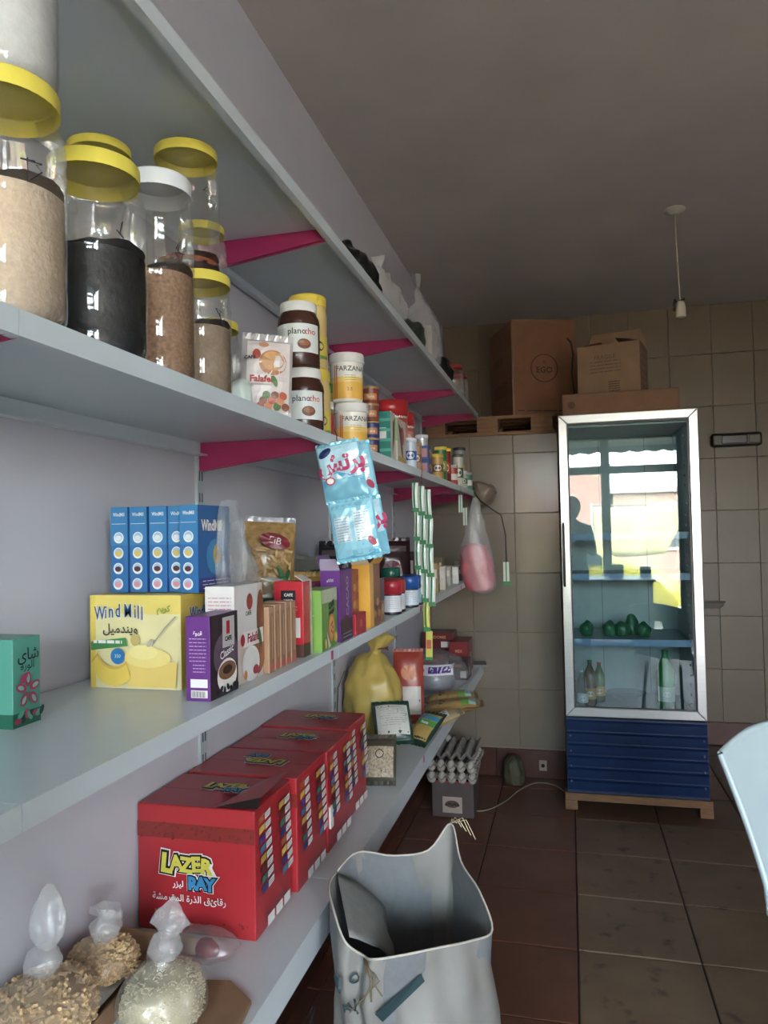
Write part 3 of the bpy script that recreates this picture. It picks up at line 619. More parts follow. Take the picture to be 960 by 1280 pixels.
carton('juice_powder_box', 'lime green drink carton with orange slice picture', 'box', None, .303, 1.522, Z3, 2, .050, .115, .128, C('#86b344', .35), {'front': greenf, 'right': greens})
def pur2(p, w_, h_):
    p.rect(0, 0, w_, h_ * .3, C('#3c1a44', .4)); p.text('CACAO', w_ * .6, h_ * .62, .026, C('#c9a2b8', .4), rot=90, bold=.02); p.ell(w_ * .45, h_ * .22, .03, .022, C('#4a2a22', .4)); p.lines(w_ * .2, h_ * .1, w_ * .9, 2, .008, WH)
carton('cocoa_box', 'tall violet carton with its top flap standing open', 'box', None, .304, 1.650, Z3, 0, .046, .095, .163, PUR, {'right': pur2, 'front': lambda p, w_, h_: p.text(ar('كاكاو'), w_ * .5, h_ * .86, .009, WH)}, [flap('left', .035, 75, PUR), flap('front', .03, 60, C('#b9a9c4', .4))], open_top=True)
carton('tea_bag_box', 'small red carton in front of the tall violet one', 'box', None, .318, 1.752, Z3, -4, .03, .075, .052, C('#b81e2c', .35), {'right': lambda p, w_, h_: p.ell(w_ * .5, h_ * .5, .01, .01, C('#e06a5a', .4))})
carton('biscuit_box', 'orange and red patterned carton behind the bright yellow one', 'box', None, .283, 1.80, Z3, 0, .045, .06, .155, C('#b5552c', .4), {'right': lambda p, w_, h_: [p.ell(w_ * (.3 + .4 * (k % 2)), h_ * (.15 + .14 * k), .012, .010, [C('#d9a25c', .4), C('#8a2c26', .4)][k % 2]) for k in range(6)], 'front': lambda p, w_, h_: [p.ell(w_ * (.3 + .4 * (k % 2)), h_ * (.15 + .14 * k), .008, .008, C('#c8482e', .4)) for k in range(6)]})
carton('cereal_box', 'bright yellow carton with open flaps and brown picture side', 'box', None, .305, 1.905, Z3, 0, .048, .105, .165, C('#f0ae1c', .35), {'right': lambda p, w_, h_: (p.rect(w_ * .35, h_ * .0, w_, h_, C('#8e5c38', .4)), p.text('GOLD', w_ * .65, h_ * .72, .022, C('#c23a1e', .4), rot=90, bold=.03), [p.ell(w_ * (.45 + .12 * k), h_ * (.2 + .09 * (k % 3)), .014, .011, [C('#c98a54', .4), C('#6a3a24', .4), C('#d9a878', .4)][k % 3]) for k in range(5)])}, [flap('left', .03, 70, C('#d8b060', .4)), flap('front', .028, 40, C('#e9d9b0', .5)), flap('right', .02, 50, C('#f0ae1c', .35))], open_top=True)
carton('biscuit_box', 'narrow brown printed carton at the far side of the yellow one', 'box', None, .312, 1.99, Z3, 0, .03, .045, .12, C('#9a6a48', .4), {'right': lambda p, w_, h_: (p.rect(0, h_ * .5, w_, h_, C('#5c3a58', .4)), p.ell(w_ * .5, h_ * .3, .012, .015, C('#d0a478', .4)))})
def redjar(label, x, y, col='#b5162c', lab='#d9dade', z=Z3, r=.031, h=.098):
    def pp(p, r_, h_): p.rect(-.09, .008, .09, h_ * .58, C(lab, .4), 24); p.lines(-.015, h_ * .5, .02, 6, .006, GREY)
    return simple_can('condiment_jar', label, 'jar', 'small screw top jars in a row on the chest-high shelf', x, y, z, r, h, C('#3a2a30', .35), C(col, .3), pp, h * .38, a0=-70)
redjar('nearest small jar with a dark red lid and white label', .305, 2.19)
redjar('second small jar with a red lid, just behind the nearest', .300, 2.262, '#c43428')
redjar('third small jar with a red lid, farther along the shelf', .27, 2.335, '#c02a24')
redjar('first small jar with a bright blue lid', .315, 2.40, '#1c56a8', '#c9d6e0')
redjar('second small jar with a bright blue lid, behind the first', .312, 2.475, '#1a4c9c', '#8fb4cc')
redjar('small jar with a dark green lid at the back of the jar group', .245, 2.43, '#12604a', '#a9b8a4', h=.125)
redjar('taller jar with a dark green lid near the wall', .17, 2.42, '#0f5040', '#8a9c86', h=.135)
# ------------------------------------------------------------------ pouches
def pouch(name, label, cat, group, loc, rot, w_, h_, tk, mat, pr=None, seam=.012, wr=.003, seed=0, backmat=None, nx=14, nz=18, bottom=False, seammat=None, partname='wrapper'):
    """pillow pack standing in its own x-z plane; rot = euler degrees. print lies on its -y side"""
    t = thing(name, label, cat, loc, tuple(R(a) for a in rot), group); mb = MB()
    def F(u, v, e=0, side=-1):
        a = (u / w_) * 2; b = (v / h_) * 2 - 1; a = max(-1, min(1, a)); b = max(-1, min(1, b))
        th = tk / 2 * max(0, 1 - abs(a) ** 2.6) ** .6 * (1 if (bottom and b < 0) else max(0, 1 - abs(b) ** 4) ** .7)
        nn = noise.noise(Vector((u * 28 + seed, v * 28, side * 3 + seed * 2))) * wr + noise.noise(Vector((u * 70 + seed, v * 70, side * 3))) * wr * .5
        return (u, side * (th + .0006 + e) + (nn if side < 0 else nn * .6), v)
    for side in (-1, 1):
        vs = [F(-w_ / 2 + w_ * i / nx, h_ * j / nz, 0, side) for j in range(nz + 1) for i in range(nx + 1)]
        fs = [(j * (nx + 1) + i, j * (nx + 1) + i + 1, (j + 1) * (nx + 1) + i + 1, (j + 1) * (nx + 1) + i) for j in range(nz) for i in range(nx)]
        if side > 0: fs = [f[::-1] for f in fs]
        mb.add(vs, fs, mat if side < 0 or not backmat else backmat, True)
    mb.build(partname, t)
    m = MB()
    for v0 in ((0,) if bottom else (0, h_)):
        s_ = 1 if v0 else -1; n = 18; vs = []
        for j in range(2):
            for i in range(n + 1): vs.append((-w_ / 2 + w_ * i / n, math.sin(i * 1.9) * .0015 * j + (.0006), v0 + s_ * seam * j + (s_ * .0015 * (i % 2) if j else 0)))
        vs += [(x, y - .0014, z) for x, y, z in vs]
        k = 2 * (n + 1); m = MB(); m.add(vs, [(i, i + 1, n + 2 + i, n + 1 + i) for i in range(n)] + [(k + i, k + n + 1 + i, k + n + 2 + i, k + i + 1) for i in range(n)], seammat or mat); m.build('seal', t)
    if pr:
        p = Print(lambda u, v, e: F(u, v, e + .0005, -1), .0004); pr(p, w_, h_); p.build('printing', t)
    return t
def falp(p, w_, h_):
    p.rect(-w_ * .40, h_ * .03, w_ * .44, h_ * .97, C('#dccfcb', .35), 12, 14); p.ell(w_ * .1, h_ * .68, w_ * .27, h_ * .17, C('#b9743c', .45), 24); p.ell(w_ * .1, h_ * .70, w_ * .22, h_ * .13, C('#cf9458', .45), 24); p.ell(-w_ * .22, h_ * .78, w_ * .08, h_ * .07, C('#b5452c', .45)); p.ell(-w_ * .08, h_ * .92, w_ * .1, h_ * .04, C('#cc8a5c', .45))
    for k in range(10): p.ell(w_ * (-.12 + .055 * k), h_ * (.10 + .07 * (k % 3)), w_ * .08, h_ * .05, [C('#c05a34', .45), C('#8a4a2c', .45), C('#5a7a3c', .45), C('#d98a5c', .45)][k % 4], 12, 40 * k)
    p.rect(-w_ * .34, h_ * .38, w_ * .08, h_ * .50, C('#e9dfda', .4), 4, 2); p.text('Falafel', -w_ * .12, h_ * .44, .0175, C('#b01e22', .45), bold=.04); p.ell(w_ * .14, h_ * .42, w_ * .05, h_ * .08, C('#4f7a38', .45), 12, 20); p.text('CAFE', -w_ * .35, h_ * .72, .009, BK, bold=.04)
pouch('falafel_pouch', 'tilted shiny falafel mix pouch at the front edge of the jar shelf', 'pouch', None, (.272, 1.322, Z2 + .012), (-4, 3, 28), .098, .148, .03, C('#cfc8c6', .2, .3), falp, wr=.004, seed=3)
clearbag('plastic_bag', 'small white and green crumpled bag between the jars and the falafel pouch', 'bag', None, .252, 1.235, Z2, [(.002, .022, .03, 0, 0), (.02, .03, .036, 0, 0), (.045, .024, .03, 0, 0), (.06, .008, .01, 0, 0)], C('#d5e4da', .45), wr=.012, seed=13, cap1=True)
# second shelf, farther along
carton('biscuit_box', 'upright teal and white carton on the second shelf, far behind the tubs', 'box', None, .284, 2.225, Z2, 0, .054, .06, .155, C('#1f8a7c', .4), {'front': lambda p, w_, h_: (p.rect(w_ * .35, h_ * .45, w_ * .75, h_ * .68, WH), [p.rect(0, h_ * .2 * k, w_, h_ * (.2 * k + .06), C('#58b8a4', .4)) for k in range(5)]), 'right': lambda p, w_, h_: (p.rect(0, 0, w_, h_, C('#d8d2c4', .4)), p.poly([(w_ * .3, h_ * .1), (w_ * .8, h_ * .5), (w_ * .9, h_ * .9), (w_ * .5, h_ * .8)], C('#5a2c26', .4)))})
carton('biscuit_box', 'flat carton with a cream and dark figure print leaning beside the teal one', 'box', None, .297, 2.345, Z2, 0, .03, .12, .148, C('#d9cdb8', .4), {'right': lambda p, w_, h_: (p.poly([(w_ * .1, h_ * .9), (w_ * .4, h_ * .3), (w_ * .7, h_ * .0), (w_ * .5, h_ * .8)], C('#4a2420', .4)), p.ell(w_ * .6, h_ * .65, .02, .03, C('#b0342c', .4)), p.rect(0, 0, w_, h_ * .18, C('#c9a63c', .4))), 'front': lambda p, w_, h_: p.rect(0, h_ * .5, w_, h_, C('#8fae6c', .4))})
def sc2(label, x, y, r, h, col, lid, stripe, name='food_can', cat='can'):
    return simple_can(name, label, cat, 'cans and shakers at the far end of the second shelf', x, y, Z2, r, h, C(col, .35), C(lid, .35), lambda p, r_, h_: (p.rect(-.06, h_ * .3, .06, h_ * .6, C(stripe, .4), 16), p.ell(.0, h_ * .45, r_ * .6, h_ * .12, WH)), .012)
sc2('blue and white spray-style can, nearest of the far group', .300, 2.53, .023, .108, '#c9d4e2', '#dfe4ea', '#2c5cae')
sc2('beige can standing behind the blue and white one', .305, 2.60, .022, .10, '#b08a68', '#9a7a5a', '#8a5c40')
for k in range(2):
    carton('tuna_carton', ['lower small carton with blue and pink print in the far group', 'upper small carton with blue and orange print in the far group'][k], 'box', 'cans and shakers at the far end of the second shelf', .297, 2.80, Z2 + k * .056, 0, .05, .085, .055, C('#3f5c9c', .4), {'front': lambda p, w_, h_: p.rect(w_ * .1, h_ * .2, w_ * .9, h_ * .8, C('#c88a8a', .4)), 'right': lambda p, w_, h_: (p.ell(w_ * .5, h_ * .5, .03, .016, C('#d9a25c', .4)), p.ell(w_ * .3, h_ * .4, .012, .01, RED))})
simple_can('food_can', 'silver-topped can standing on the two small cartons', 'can', 'cans and shakers at the far end of the second shelf', .29, 2.80, Z2 + .1115, .024, .042, C('#c9ccd0', .3, .4), C('#e4e6e8', .3))
sc2('golden can with a yellow cap in the far group', .303, 3.06, .026, .105, '#c8963c', '#e8c62c', '#8a5c24')
sc2('green can with a yellow cap in the far group', .295, 3.20, .027, .15, '#2f7a3e', '#f0cf22', '#8fae4c')
sc2('dark red can with a yellow cap in the far group', .285, 3.37, .028, .162, '#8c1c20', '#f0cf22', '#c84a2c')
sc2('red and white can beside the tall grey tube', .290, 3.55, .028, .10, '#b43a34', '#d6d2ca', '#e6dccf')
sc2('white can with dark print next to the tall tube', .300, 3.68, .027, .165, '#cfc8b8', '#5c5850', '#3c5a40')
sc2('low green and white tin near the shelf end', .305, 3.80, .026, .09, '#b8c4b4', '#e0e4dc', '#2c7a48')
sc2('tall grey tube tin at the far end of the second shelf', .275, 3.92, .032, .225, '#8c9090', '#3c4040', '#c9a24c')
sc2('green patterned can, last on the second shelf', .30, 4.03, .028, .10, '#54806a', '#a4b0a8', '#e6e6da')
clearbag('plastic_bag', 'tan plastic bag hanging over the far end of the second shelf', 'bag', None, .38, 4.12, Z2 - .07, [(.0, .02, .03, 0, 0), (.03, .055, .08, 0, 0), (.08, .06, .09, 0, 0), (.11, .04, .07, -.02, 0), (.125, .01, .03, -.04, 0)], C('#8a7868', .4), wr=.02, seed=23, cap1=True)

# ================================================================== LOWEST SHELF
LR = C('#b8202a', .3, 0, .06, .02, 10); LO = C('#c4402a', .3)
def lazer_logo(p, u, v, s, rot=0, flip=1):
    c, q = math.cos(R(rot)), math.sin(R(rot))
    def T(a, b): return u + (a * c - b * q) * s, v + (a * q + b * c) * s
    def w_(txt, a, b, sz, col, o=None, bo=.06, tilt=0, sx=1):
        x, y = T(a, b); p.text(txt, x, y, sz * s, col, rot + tilt, sx, bo, o, .10)
    xs = (-.36, -.19, -.02, .15, .32)
    for k, ch in enumerate('LAZER'):
        x, y = T(xs[k], .10 + .02 * (k % 2)); p.text(ch, x, y, .40 * s if k == 0 else .31 * s, WH, rot + (-6, 4, -3, 5, -4)[k], 1, .17)
    for k, ch in enumerate('LAZER'):
        x, y = T(xs[k], .10 + .02 * (k % 2)); p.text(ch, x, y, .40 * s if k == 0 else .31 * s, BK, rot + (-6, 4, -3, 5, -4)[k], 1, .13)
    for k, ch in enumerate('LAZER'):
        x, y = T(xs[k], .10 + .02 * (k % 2)); p.text(ch, x, y, .40 * s if k == 0 else .31 * s, C('#d6c92e', .4), rot + (-6, 4, -3, 5, -4)[k], 1, .05)
    for k, (col, bo) in enumerate(((WH, .16), (BK, .12), (C('#2d8cc4', .4), .045))):
        for j, ch in enumerate('RAY'):
            x, y = T(.10 + .145 * j, -.16 + .01 * (j % 2)); p.text(ch, x, y, .27 * s, col, rot, 1, bo)
def lz_front(p, w_, h_):
    p.rect(0, h_ * .74, w_, h_ * .86, C('#8e2a24', .3)); rr = random.Random(3)
    vs = []; fs = []
    for k in range(90):
        a = rr.uniform(0, w_ * .97); b = h_ * (.72 + .13 * rr.random()) if k < 60 else h_ * (.01 + .10 * rr.random()); q = rr.uniform(.003, .008); n = len(vs)
        vs += [(a, b), (a + q, b + q * .3), (a + q * .6, b + q)]; fs.append((n, n + 1, n + 2))
    p._p(vs, fs, C('#7a2420', .35))
    lazer_logo(p, w_ * .44, h_ * .49, w_ * .50); p.text(ar('ليزر'), w_ * .37, h_ * .40, .016, WH, bold=.02)
    p.text(ar('رقائق الذرة المقرمشة'), w_ * .46, h_ * .29, .0175, WH, bold=.01); p.text('10', w_ * .20, h_ * .15, .026, C('#d98a2a', .4), bold=.01)
def lz_side(p, w_, h_):
    cols = ['#2a3c86', '#c8642c', '#e0b83a', '#4a3c8c', '#3a7aa0', '#c9a03a', '#6a2c28', '#2f7a6a']
    for c0 in (.10, .56):
        for k in range(8):
            v = h_ * (.86 - k * .076); p.poly([(w_ * c0, v), (w_ * (c0 + .14), v + .003), (w_ * (c0 + .14), v + .016), (w_ * c0, v + .013)], C(cols[(k + int(c0 * 10)) % 8], .4))
            p.poly([(w_ * (c0 + .155), v + .001), (w_ * (c0 + .30), v + .004), (w_ * (c0 + .30), v + .0165), (w_ * (c0 + .155), v + .0135)], WH); p.lines(w_ * (c0 + .165), v + .0105, w_ * (c0 + .29), 2, .004, BK, .001, k)
    for k in range(3): p.rect(w_ * (.12 + .22 * k), h_ * .08, w_ * (.30 + .22 * k), h_ * .16, WH)
def lz_top(rot=0):
    return lambda p, w_, h_: (p.rect(w_ * .0, h_ * .49, w_, h_ * .505, C('#7a1820', .4)), lazer_logo(p, w_ * .56, h_ * .55, w_ * .42, rot))
def lz(label, x, y, rot, w_, d_, h_, ft=True, trot=0, extra=None):
    return carton('snack_box', label, 'box', 'big red snack cartons on the lowest shelf', x, y, Z4, rot, w_, d_, h_, LR, {'front': lz_front, 'right': lz_side, 'top': lz_top(trot)}, extra, bw=.003)
def torn(t, w_, d_, h_):
    m = MB(); z = h_ + .001
    m.add([(w_ / 2 - .085, -d_ / 2 + .004, z), (w_ / 2 + .002, -d_ / 2 + .03, z + .016), (w_ / 2 + .002, d_ / 2 - .01, z + .020), (w_ / 2 - .05, d_ / 2 - .03, z + .004)], [(0, 1, 2, 3), (3, 2, 1, 0)], LR)
    m.add([(w_ / 2 - .08, -d_ / 2 + .004, z + .001), (w_ / 2 + .001, -d_ / 2 + .012, z), (w_ / 2 + .001, -d_ / 2 + .03, z + .015)], [(0, 1, 2)], C('#1c0a08', .9)); m.build('flap', t)
lz('nearest big red snack carton, torn open top corner, orange red front', .127, 1.384, 0, .246, .182, .240, extra=[torn])
lz('second big red snack carton counting from the nearest', .133, 1.579, 0, .254, .186, .240, trot=180)
lz('third big red snack carton, wide pale tape tab at its front corner', .135, 1.777, .5, .252, .190, .238)
lz('farthest big red snack carton, next to the yellow sack', .127, 1.974, 0, .246, .180, .239)
MB().box((.262, 1.690, Z4 + .055), (.2665, 1.712, Z4 + .105), WH).build('tape_tab', None)
o = bpy.data.objects['tape_tab']; o['label'] = 'folded white paper tab on the side of the red cartons'; o['category'] = 'tag'
# yellow sack
YS_ = C('#c4a944', .38, 0, .1, .25, 7)
def sackprint(mb): return None
clearbag('yellow_sack', 'full yellow plastic sack tied at the top, behind the red snack cartons', 'sack', None, .119, 2.63, Z4,
         [(.002, .085, .075, 0, 0), (.02, .104, .092, 0, 0), (.10, .108, .096, 0, 0), (.18, .102, .094, 0, 0), (.24, .088, .082, 0, 0), (.285, .066, .06, .004, 0), (.310, .040, .036, .008, 0), (.324, .022, .022, .012, 0), (.334, .020, .022, .016, 0), (.360, .042, .03, .030, 0), (.382, .058, .033, .045, 0)],
         YS_, n=56, wr=.016, seed=4, freq=4, fold=.03,
         extra=lambda t: (MB().tube([(.022 + .015 + .024 * math.cos(a * .7), .024 * math.sin(a * .7), .330 + .001 * a) for a in range(10)], .003, C('#6a3c28', .6)).build('tie', t),
                          MB().tube([(-.09, -.05, .26), (-.112, -.06, .2), (-.118, -.06, .1), (-.11, -.06, .01)], .002, C('#5a3a2a', .6)).build('string', t)))
# packs lying on the lowest shelf
def lay(label, x, y, z, rz, w_, h_, tk, mat, pr, tilt=80, cat='packet', name='food_pouch', grp='pasta and bean packs on the lowest shelf', seed=0, **k):
    return pouch(name, label, cat, grp, (x, y, z), (-tilt, 0, rz), w_, h_, tk, mat, pr, seed=seed, **k)
BEAN = C('#a89478', .5, 0, .45, .3, 150)
def pk_bean(p, w_, h_): p.rect(-w_ * .42, h_ * .08, w_ * .42, h_ * .8, BEAN, 8, 8); p.ell(0, h_ * .62, .013, .013, BK); p.ell(0, h_ * .62, .010, .010, C('#b9a47e', .5)); p.text('1', 0, h_ * .62, .010, BK)
lay('speckled beige bean packet with round black seal, leaning at the red cartons', .262, 2.165, Z4 + .012, 10, .10, .125, .03, C('#4a4434', .3), pk_bean, tilt=28, seed=1)
def pk_pasta(p, w_, h_): p.rect(-w_ * .44, h_ * .05, w_ * .44, h_ * .95, C('#bd9a4a', .45), 8, 8); p.rect(-w_ * .44, h_ * .5, w_ * .44, h_ * .68, C('#4f9a3c', .4), 8, 2); p.rect(-w_ * .44, h_ * .70, w_ * .44, h_ * .86, C('#2f8fb4', .4), 8, 2); p.text('Pasta', 0, h_ * .58, .016, WH, bold=.03)
lay('green and blue banded pasta packet lying across the lowest shelf', .215, 2.30, Z4 + .035, 65, .13, .15, .045, C('#a88c4c', .35), pk_pasta, tilt=60, seed=2)
def pk_white(p, w_, h_): p.rect(-w_ * .42, h_ * .1, w_ * .42, h_ * .9, C('#d8d6cc', .4), 8, 8); p.lines(-w_ * .34, h_ * .8, w_ * .34, 9, .009, C('#6a7468', .5)); p.poly([(-w_ * .42, h_ * .02), (w_ * .42, h_ * .02), (w_ * .42, h_ * .12), (-w_ * .42, h_ * .22)], C('#1c4a3a', .4))
lay('white and dark green pouch with fine print, on top of the pasta packets', .250, 2.42, Z4 + .060, 20, .13, .15, .05, C('#20463a', .3), pk_white, tilt=50, seed=3)
lay('dark green pouch behind the white one at the shelf edge', .292, 2.56, Z4 + .02, -30, .10, .13, .04, C('#1a3a30', .3), pk_pasta, tilt=55, seed=5)
def pk_clear(p, w_, h_): p.rect(-w_ * .4, h_ * .1, w_ * .4, h_ * .9, C('#c6a878', .5), 8, 8); p.rect(-w_ * .4, h_ * .35, w_ * .4, h_ * .7, WH, 8, 2); p.text(ar('ارز'), 0, h_ * .52, .03, C('#2a6a4a', .4))
lay('rice packet with white band and dark tie, beside the yellow sack', .29, 2.74, Z4 + .03, -70, .10, .14, .04, C('#b09a70', .3), pk_clear, tilt=70, seed=6)
def pk_nood(p, w_, h_):
    p.rect(-w_ * .45, h_ * .08, w_ * .45, h_ * .92, C('#b08c50', .45), 8, 8); p.rect(-w_ * .45, h_ * .66, w_ * .45, h_ * .80, C('#6fae3c', .4), 8, 2); p.rect(-w_ * .45, h_ * .80, w_ * .45, h_ * .92, C('#9fc8c4', .4), 8, 2)
    for k in range(5): p.ell(w_ * (-.3 + .15 * k), h_ * (.3 + .06 * (k % 2)), .009, .007, C('#7c4a2a', .5))
lay('noodle pack with green band lying on the lowest shelf beyond the yellow sack', .235, 3.02, Z4 + .026, -82, .11, .23, .05, C('#94753c', .35), pk_nood, tilt=84, seed=7)
lay('second noodle pack with green band, tucked behind the first', .215, 3.16, Z4 + .03, -80, .11, .21, .05, C('#94753c', .35), pk_nood, tilt=84, seed=8)
lay('red and orange pouch standing beside the yellow sack', .20, 2.88, Z4 + .01, 12, .12, .27, .04, C('#a53a28', .3), lambda p, w_, h_: (p.rect(-w_ * .2, h_ * .1, w_ * .4, h_ * .5, C('#c9c0b4', .4), 6, 6), p.ell(0, h_ * .7, .03, .03, C('#d8742c', .4))), tilt=8, seed=9, name='snack_pouch')
# big clear bag with purple label
def lab(t):
    mb = MB(); mb.rings(BIGR, FILM, 40, .014, 31, 5, True, True, .03); p = Print(rayprint(mb, (.02, -.3, .06), (1, 0, 0), (0, 0, 1), (0, 1, 0), .003))
    p.rect(-.07, .035, .09, .080, C('#d9d4dc', .4), 14, 5); p.rect(-.02, .045, .08, .072, C('#4a2c86', .4), 10, 3); p.ell(-.05, .055, .012, .012, RED); p.text('3', .0, .058, .02, WH); p.build('paper_label', t)
BIGR = [(.002, .10, .12, 0, 0), (.03, .15, .15, 0, 0), (.10, .155, .15, 0, 0), (.15, .12, .12, 0, 0), (.18, .07, .07, -.01, 0), (.195, .03, .03, -.02, 0)]
clearbag('plastic_bag', 'puffy clear bag with a purple label on the far part of the lowest shelf', 'bag', 'clear plastic bags', .185, 3.52, Z4, BIGR, FILM, n=40, wr=.014, seed=31, freq=5, fold=.03, extra=lab, cap1=True)
MB().lathe([(0, 0), (.08, 0), (.10, .02), (.10, .09), (.07, .10), (0, .10)], C('#8d8c96', .6, 0, .15, .6, 25), 30, M=Matrix.Translation((.185, 3.52, Z4 + .008))).build('folded_packets')
o = bpy.data.objects['folded_packets']; o['label'] = 'grey folded packets seen inside the puffy clear bag'; o['category'] = 'packets'
for k, (x, y, z, w_, d_, h_, l) in enumerate(((.10, 3.93, 0, .17, .16, .115, 'dark red carton at the wall, bottom one on the far part of the lowest shelf'), (.12, 4.08, .117, .17, .14, .09, 'dark red carton on top of the bottom one, far end'), (.245, 4.03, 0, .10, .20, .17, 'dark red carton with barcode label at the far shelf end'), (.265, 3.83, 0, .10, .12, .10, 'small black and red carton in front of the far dark red ones'))):
    carton('food_carton', l, 'box', 'dark red cartons at the far end', x, y, Z4 + z, 0, w_, d_, h_, C(['#7c1620', '#6a141c', '#84141e', '#3a2228'][k], .35), {'front': lambda p, w_, h_: (p.text('INDOMIE' if w_ > .15 else 'MIX', w_ * .5, h_ * .7, .022, C('#c98a5a', .4), bold=.03), p.rect(w_ * .6, h_ * .1, w_ * .9, h_ * .45, WH), p.lines(w_ * .62, h_ * .4, w_ * .88, 4, .008, BK)), 'right': lambda p, w_, h_: p.rect(w_ * .3, h_ * .2, w_ * .7, h_ * .6, C('#a8a4a0', .4))})
carton('flat_carton', 'flat grey folded board sticking out over the far end of the lowest shelf', 'cardboard', None, .30, 4.20, Z4, 8, .12, .14, .012, C('#7c7c7a', .6))
# ---- bottom left: bags of pasta and grain, cardboard
ct = thing('cardboard_tray', 'low open cardboard tray with white paper lining, bottom left under the pasta bags', 'box', (.078, .985, Z4), 2)
m = MB(); m.box((-.07, -.15, .001), (.05, .15, .004), CARD)
for a, b in (((-.07, -.15, .004), (-.066, .15, .045)), ((.046, -.15, .004), (.05, .15, .035)), ((-.066, .146, .004), (.046, .15, .045))): m.box(a, b, CARD)
m.build('body', ct)
m = MB(); m.add([(-.066, .146, .045), (.046, .146, .045), (.04, .185, .066), (-.06, .185, .07), (-.066, .150, .045), (.046, .150, .045), (.04, .189, .066), (-.06, .189, .07)], [(0, 1, 2, 3), (7, 6, 5, 4), (0, 4, 5, 1), (1, 5, 6, 2), (2, 6, 7, 3), (3, 7, 4, 0)], CARD); m.build('flap', ct)
m = MB(); rr = random.Random(4); N = 10
m.add([(-.064 + .108 * i / N, -.14 + .28 * j / N, .043 + .004 * noise.noise(Vector((i, j, 0)) * .7)) for j in range(N + 1) for i in range(N + 1)], [(j * (N + 1) + i, j * (N + 1) + i + 1, (j + 1) * (N + 1) + i + 1, (j + 1) * (N + 1) + i) for j in range(N) for i in range(N)], C('#d0d0cc', .6), True).build('paper_lining', ct)
o = MB(); o.add([(.215, .90, Z4 + .0012), (.325, .90, Z4 + .0012), (.330, 1.03, Z4 + .0012), (.318, 1.12, Z4 + .0012), (.26, 1.165, Z4 + .0012), (.215, 1.16, Z4 + .0012)] + [(.215, .90, Z4 + .005), (.325, .90, Z4 + .005), (.330, 1.03, Z4 + .006), (.318, 1.12, Z4 + .008), (.26, 1.165, Z4 + .006), (.215, 1.16, Z4 + .005)], [(5, 4, 3, 2, 1, 0), (6, 7, 8, 9, 10, 11)] + [(i, (i + 1) % 6, (i + 1) % 6 + 6, i + 6) for i in range(6)], CARD)
o = o.build('cardboard_sheet'); o['label'] = 'flattened brown cardboard piece on the shelf edge, bottom centre'; o['category'] = 'cardboard'
def grainbag(label, x, y, z, rx, ry, hh, seed, kind, neck=.12, lean=(0, 0), group='clear bags of dry food, knotted at the top'):
    t = thing('food_bag', label, 'bag', (x, y, z), 0, group)
    m = MB(); rr = random.Random(seed)
    prof = [(.001, .80), (.12, .98), (.45, 1.0), (.72, .9), (.9, .66), (1.0, .40)]
    mc = C('#c4a06c', .7, 0, .1) if kind == 'pasta' else C('#c8ba94', .7, 0, .1)
    MB().rings([(a * hh * .93, rx * b * .93, ry * b * .93, 0, 0) for a, b in prof], mc, 28, .004, seed, 5).build('filling', t)
    vs = []; fs = []
    m = MB()
    cnt = 900 if kind == 'pasta' else 1500
    for k in range(cnt):
        a = rr.uniform(0, 2 * PI); s_ = rr.random() ** .8
        for j in range(len(prof) - 1):
            if prof[j][0] <= s_ <= prof[j + 1][0]: f = (s_ - prof[j][0]) / (prof[j + 1][0] - prof[j][0]); b = prof[j][1] * (1 - f) + prof[j + 1][1] * f; break
        else: b = .5
        q = rr.uniform(.90, .97) if s_ < .93 else rr.uniform(0, .95)
        c = Vector((rx * b * q * math.cos(a), ry * b * q * math.sin(a), max(.004, s_ * hh * .95)))
        L, r = ((rr.uniform(.012, .018), .0028) if kind == 'pasta' else (.0055, .0012))
        d = Vector((rr.gauss(0, 1), rr.gauss(0, 1), rr.gauss(0, .6))).normalized(); u = d.cross(Vector((.3, .5, .8))).normalized(); v = d.cross(u)
        n0 = len(vs)
        for e in (-1, 1):
            for g in range(4): an = g * PI / 2; vs.append(c + d * e * L / 2 + (u * math.cos(an) + v * math.sin(an)) * r)
        for g in range(4): fs.append((n0 + g, n0 + (g + 1) % 4, n0 + 4 + (g + 1) % 4, n0 + 4 + g))
        fs.append((n0 + 3, n0 + 2, n0 + 1, n0)); fs.append((n0 + 4, n0 + 5, n0 + 6, n0 + 7))
    m.add(vs, fs, C('#dcb67e', .6, 0, .15, 0, 60) if kind == 'pasta' else C('#dcd0aa', .6, 0, .15, 0, 60)); m.build('pasta' if kind == 'pasta' else 'grain', t, kind='stuff')
    lx, ly = lean
    R_ = [(0.0005, rx * .84, ry * .84, 0, 0)] + [(a * hh, rx * b * 1.03, ry * b * 1.03, 0, 0) for a, b in prof[1:]] + [(hh * 1.10, rx * .30, ry * .30, lx * .15, ly * .15), (hh * 1.18, .016, .016, lx * .3, ly * .3)]
    MB().rings(R_, FILM, 44, .005, seed, 6, True, False, .03, 11).build('film', t)
    k0 = hh * 1.18
    MB().rings([(k0 - .006, .014, .014, lx * .3, ly * .3), (k0 + .004, .024, .022, lx * .35, ly * .35), (k0 + .018, .025, .022, lx * .4, ly * .4), (k0 + .03, .012, .012, lx * .5, ly * .5)], MILKY, 26, .004, seed + 1, 12, True, True, .10, 7).build('knot', t)
    MB().rings([(k0 + .028, .011, .010, lx * .5, ly * .5), (k0 + .045, .024, .012, lx * .65, ly * .65), (k0 + neck * .6, .030, .012, lx * .85, ly * .85), (k0 + neck * .85, .018, .009, lx, ly), (k0 + neck, .006, .005, lx * 1.2, ly * 1.2)], MILKY, 26, .007, seed + 2, 9, True, True, .12, 5).build('bag_tail', t)
    return t
